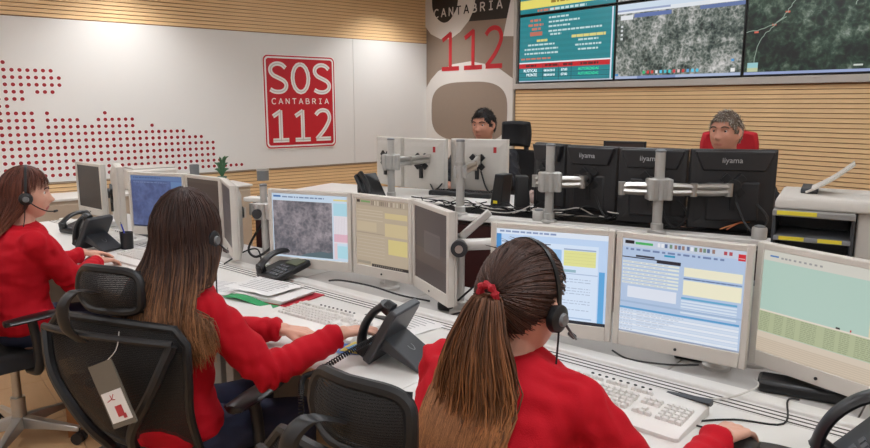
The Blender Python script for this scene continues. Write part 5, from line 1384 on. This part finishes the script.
def torso_push(J, m=.022):
    rings, sp = torso_rings(J, .012)
    C_ = []
    for r_ in rings:
        c = sum((Vector(p) for p in r_), Vector()) / len(r_); C_.append((c, max(abs(p[0] - c.x) for p in r_) + m, max(abs(p[1] - c.y) for p in r_) + m))
    def f(p):
        for (c0, a0, b0), (c1, a1, b1) in zip(C_, C_[1:]):
            if c0.z <= p.z <= c1.z or (c1 is C_[-1][0] and c1.z < p.z < c1.z + .02):
                t = (p.z - c0.z) / max(1e-6, c1.z - c0.z); c = c0.lerp(c1, min(1, t)); a, b = a0 + (a1 - a0) * t, b0 + (b1 - b0) * t
                dx, dy = (p.x - c.x) / a, (p.y - c.y) / b
                if dx * dx + dy * dy < 1: return Vector((p.x, c.y - b * math.sqrt(max(0, 1 - dx * dx)), p.z))
        for s in 'LR':
            q_ = J['neck'] - Vector((0, 0, .055)); e = J['sh' + s]; d = e - q_; k = max(0, min(1, (p - q_).dot(d) / d.length_squared)); n_ = q_ + d * k; v = p - n_; rr = .062 + .008 * k + m * .6
            if v.length < rr: v = Vector((v.x * .2, -abs(v.y) - .4 * rr, v.z)); return n_ + v.normalized() * rr
        return p
    return f
# ---------------------------------------------------------------- the woman in the middle
LEG = dict(knL=(-.13, .40, .50), knR=(.13, .40, .50), anL=(-.12, .36, .09), anR=(.12, .40, .09))
J2 = dict(pelvis=(0, 0, .56), waist=(0, -.02, .70), chest=(0, .0, .89), neck=(0, .03, 1.065), head=(.045, .06, 1.195), width=1.0,
          shR=(.175, .02, .985), shL=(-.175, .02, .985), elR=(.27, .17, .765), elL=(-.15, .24, .79), wrR=(.325, .445, .835), wrL=(.06, .40, .80),
          hdR=(.12, 1, -.10), hdL=(.8, .6, -.12), curlR=(.10, .16, .28, .34), curlL=(.3, .3, .32, .35), **LEG)
w2, H2, J2 = person('person', 'woman with long loose brown hair and red sweater reaching for the phone', dw(-.285, -.97)[:2], DROT, J2, head_rz=R(24), head_s=1.04, leg_mat=JEAN)
g = random.Random(4)
loose_hair(w2, H2, (60, 37, 29), (190, 136, 94), -.37, g, n=2800, back_y=-.20, push=torso_push(J2), side_end=-.30, spread=1.75, face=40, vol=1.07)
brows(w2, H2, (60, 40, 30))
headset(w2, H2, 'black headset on the woman with long loose hair')
# ---------------------------------------------------------------- the woman with the ponytail
J3 = dict(pelvis=(0, 0, .56), waist=(0, .0, .70), chest=(0, .06, .88), neck=(0, .12, 1.05), head=(.005, .165, 1.15), width=1.06,
          shR=(.18, .11, .97), shL=(-.18, .11, .97), elR=(.33, .22, .75), elL=(-.27, .2, .74), wrR=(.355, .52, .805), wrL=(-.12, .40, .80),
          hdR=(.12, 1, -.12), hdL=(.5, .9, -.12), curlR=(.22, .25, .28, .32), **LEG)
w3, H3, J3 = person('person', 'woman with a long brown ponytail and red sweater in the foreground', dw(.89, -.90)[:2], DROT, J3, head_rz=R(-4), head_rx=R(-6), head_s=1.10, leg_mat=JEAN)
g = random.Random(5)
pony_hair(w3, H3, (66, 42, 32), (166, 108, 64), g, J3, torso_push(J3, .02))
brows(w3, H3, (60, 40, 30))
headset(w3, H3, 'black headset on the woman with the ponytail')
# ---------------------------------------------------------------- the woman at far left
J1 = dict(pelvis=(0, 0, .56), waist=(0, -.02, .70), chest=(0, .0, .88), neck=(0, .03, 1.05), head=(0.01, .07, 1.18), width=1.02,
          shR=(.175, .03, .975), shL=(-.175, .03, .975), elR=(.13, .20, .75), elL=(-.28, .2, .75), wrR=(-.08, .40, .79), wrL=(-.3, .42, .80),
          hdR=(-.45, 1, -.12), hdL=(.1, 1, -.12), curlR=(.2, .25, .3, .35), **LEG)
w1, H1, J1 = person('person', 'woman with brown fringe and red sweater seen in profile at far left', dw(-1.80, -.90)[:2], DROT, J1, head_rz=R(-20), head_rx=R(-4), leg_mat=JEAN)
g = random.Random(6)
loose_hair(w1, H1, (92, 48, 34), (128, 76, 52), -.215, g, n=2200, back_y=-.17, push=torso_push(J1), face=78, bangs=True, spread=1.12, side_end=-.19)
brows(w1, H1, (80, 48, 36))
headset(w1, H1, 'black headset on the woman in profile at far left')
# ---------------------------------------------------------------- the two supervisors
LEGM = dict(knL=(-.14, .42, .52), knR=(.14, .42, .52), anL=(-.13, .40, .09), anR=(.13, .42, .09))
def man(label, loc, rz, headz, hrz, hrx, hs, hair, nh, tip=None, skin=SKIN2, shirt=SHIRT):
    J = dict(pelvis=(0, 0, .58), waist=(0, -.01, .74), chest=(0, .02, .94), neck=(0, .04, headz - .145 * hs), head=(0, .075, headz), width=1.12,
             shR=(.20, .03, headz - .24), shL=(-.20, .03, headz - .24), elR=(.27, .18, .82), elL=(-.27, .18, .82), wrR=(.16, .42, .81), wrL=(-.16, .42, .81), hdR=(-.3, 1, -.1), hdL=(.3, 1, -.1), **LEGM)
    p, H_, J = person('person', label, loc, rz, J, z0=.2, male=True, vox=.0055, head_rz=hrz, head_rx=hrx, head_s=hs, top_mat=shirt, skin=skin)
    short_hair(p, H_, hair, random.Random(nh), tip=tip); brows(p, H_, tuple(x * .8 for x in hair), .0040)
    return p
man('dark haired man behind the white monitors, face turned aside', (.395, 5.38), R(180 - 20), 1.225, R(-14), R(-2), 1.05, (34, 26, 24), 1)
man('grey haired man behind the black monitors, before a red chair', (1.665, 3.97), R(180 - 28), 1.23, R(-20), R(3), 1.0, (118, 100, 84), 2, tip=(186, 178, 168))
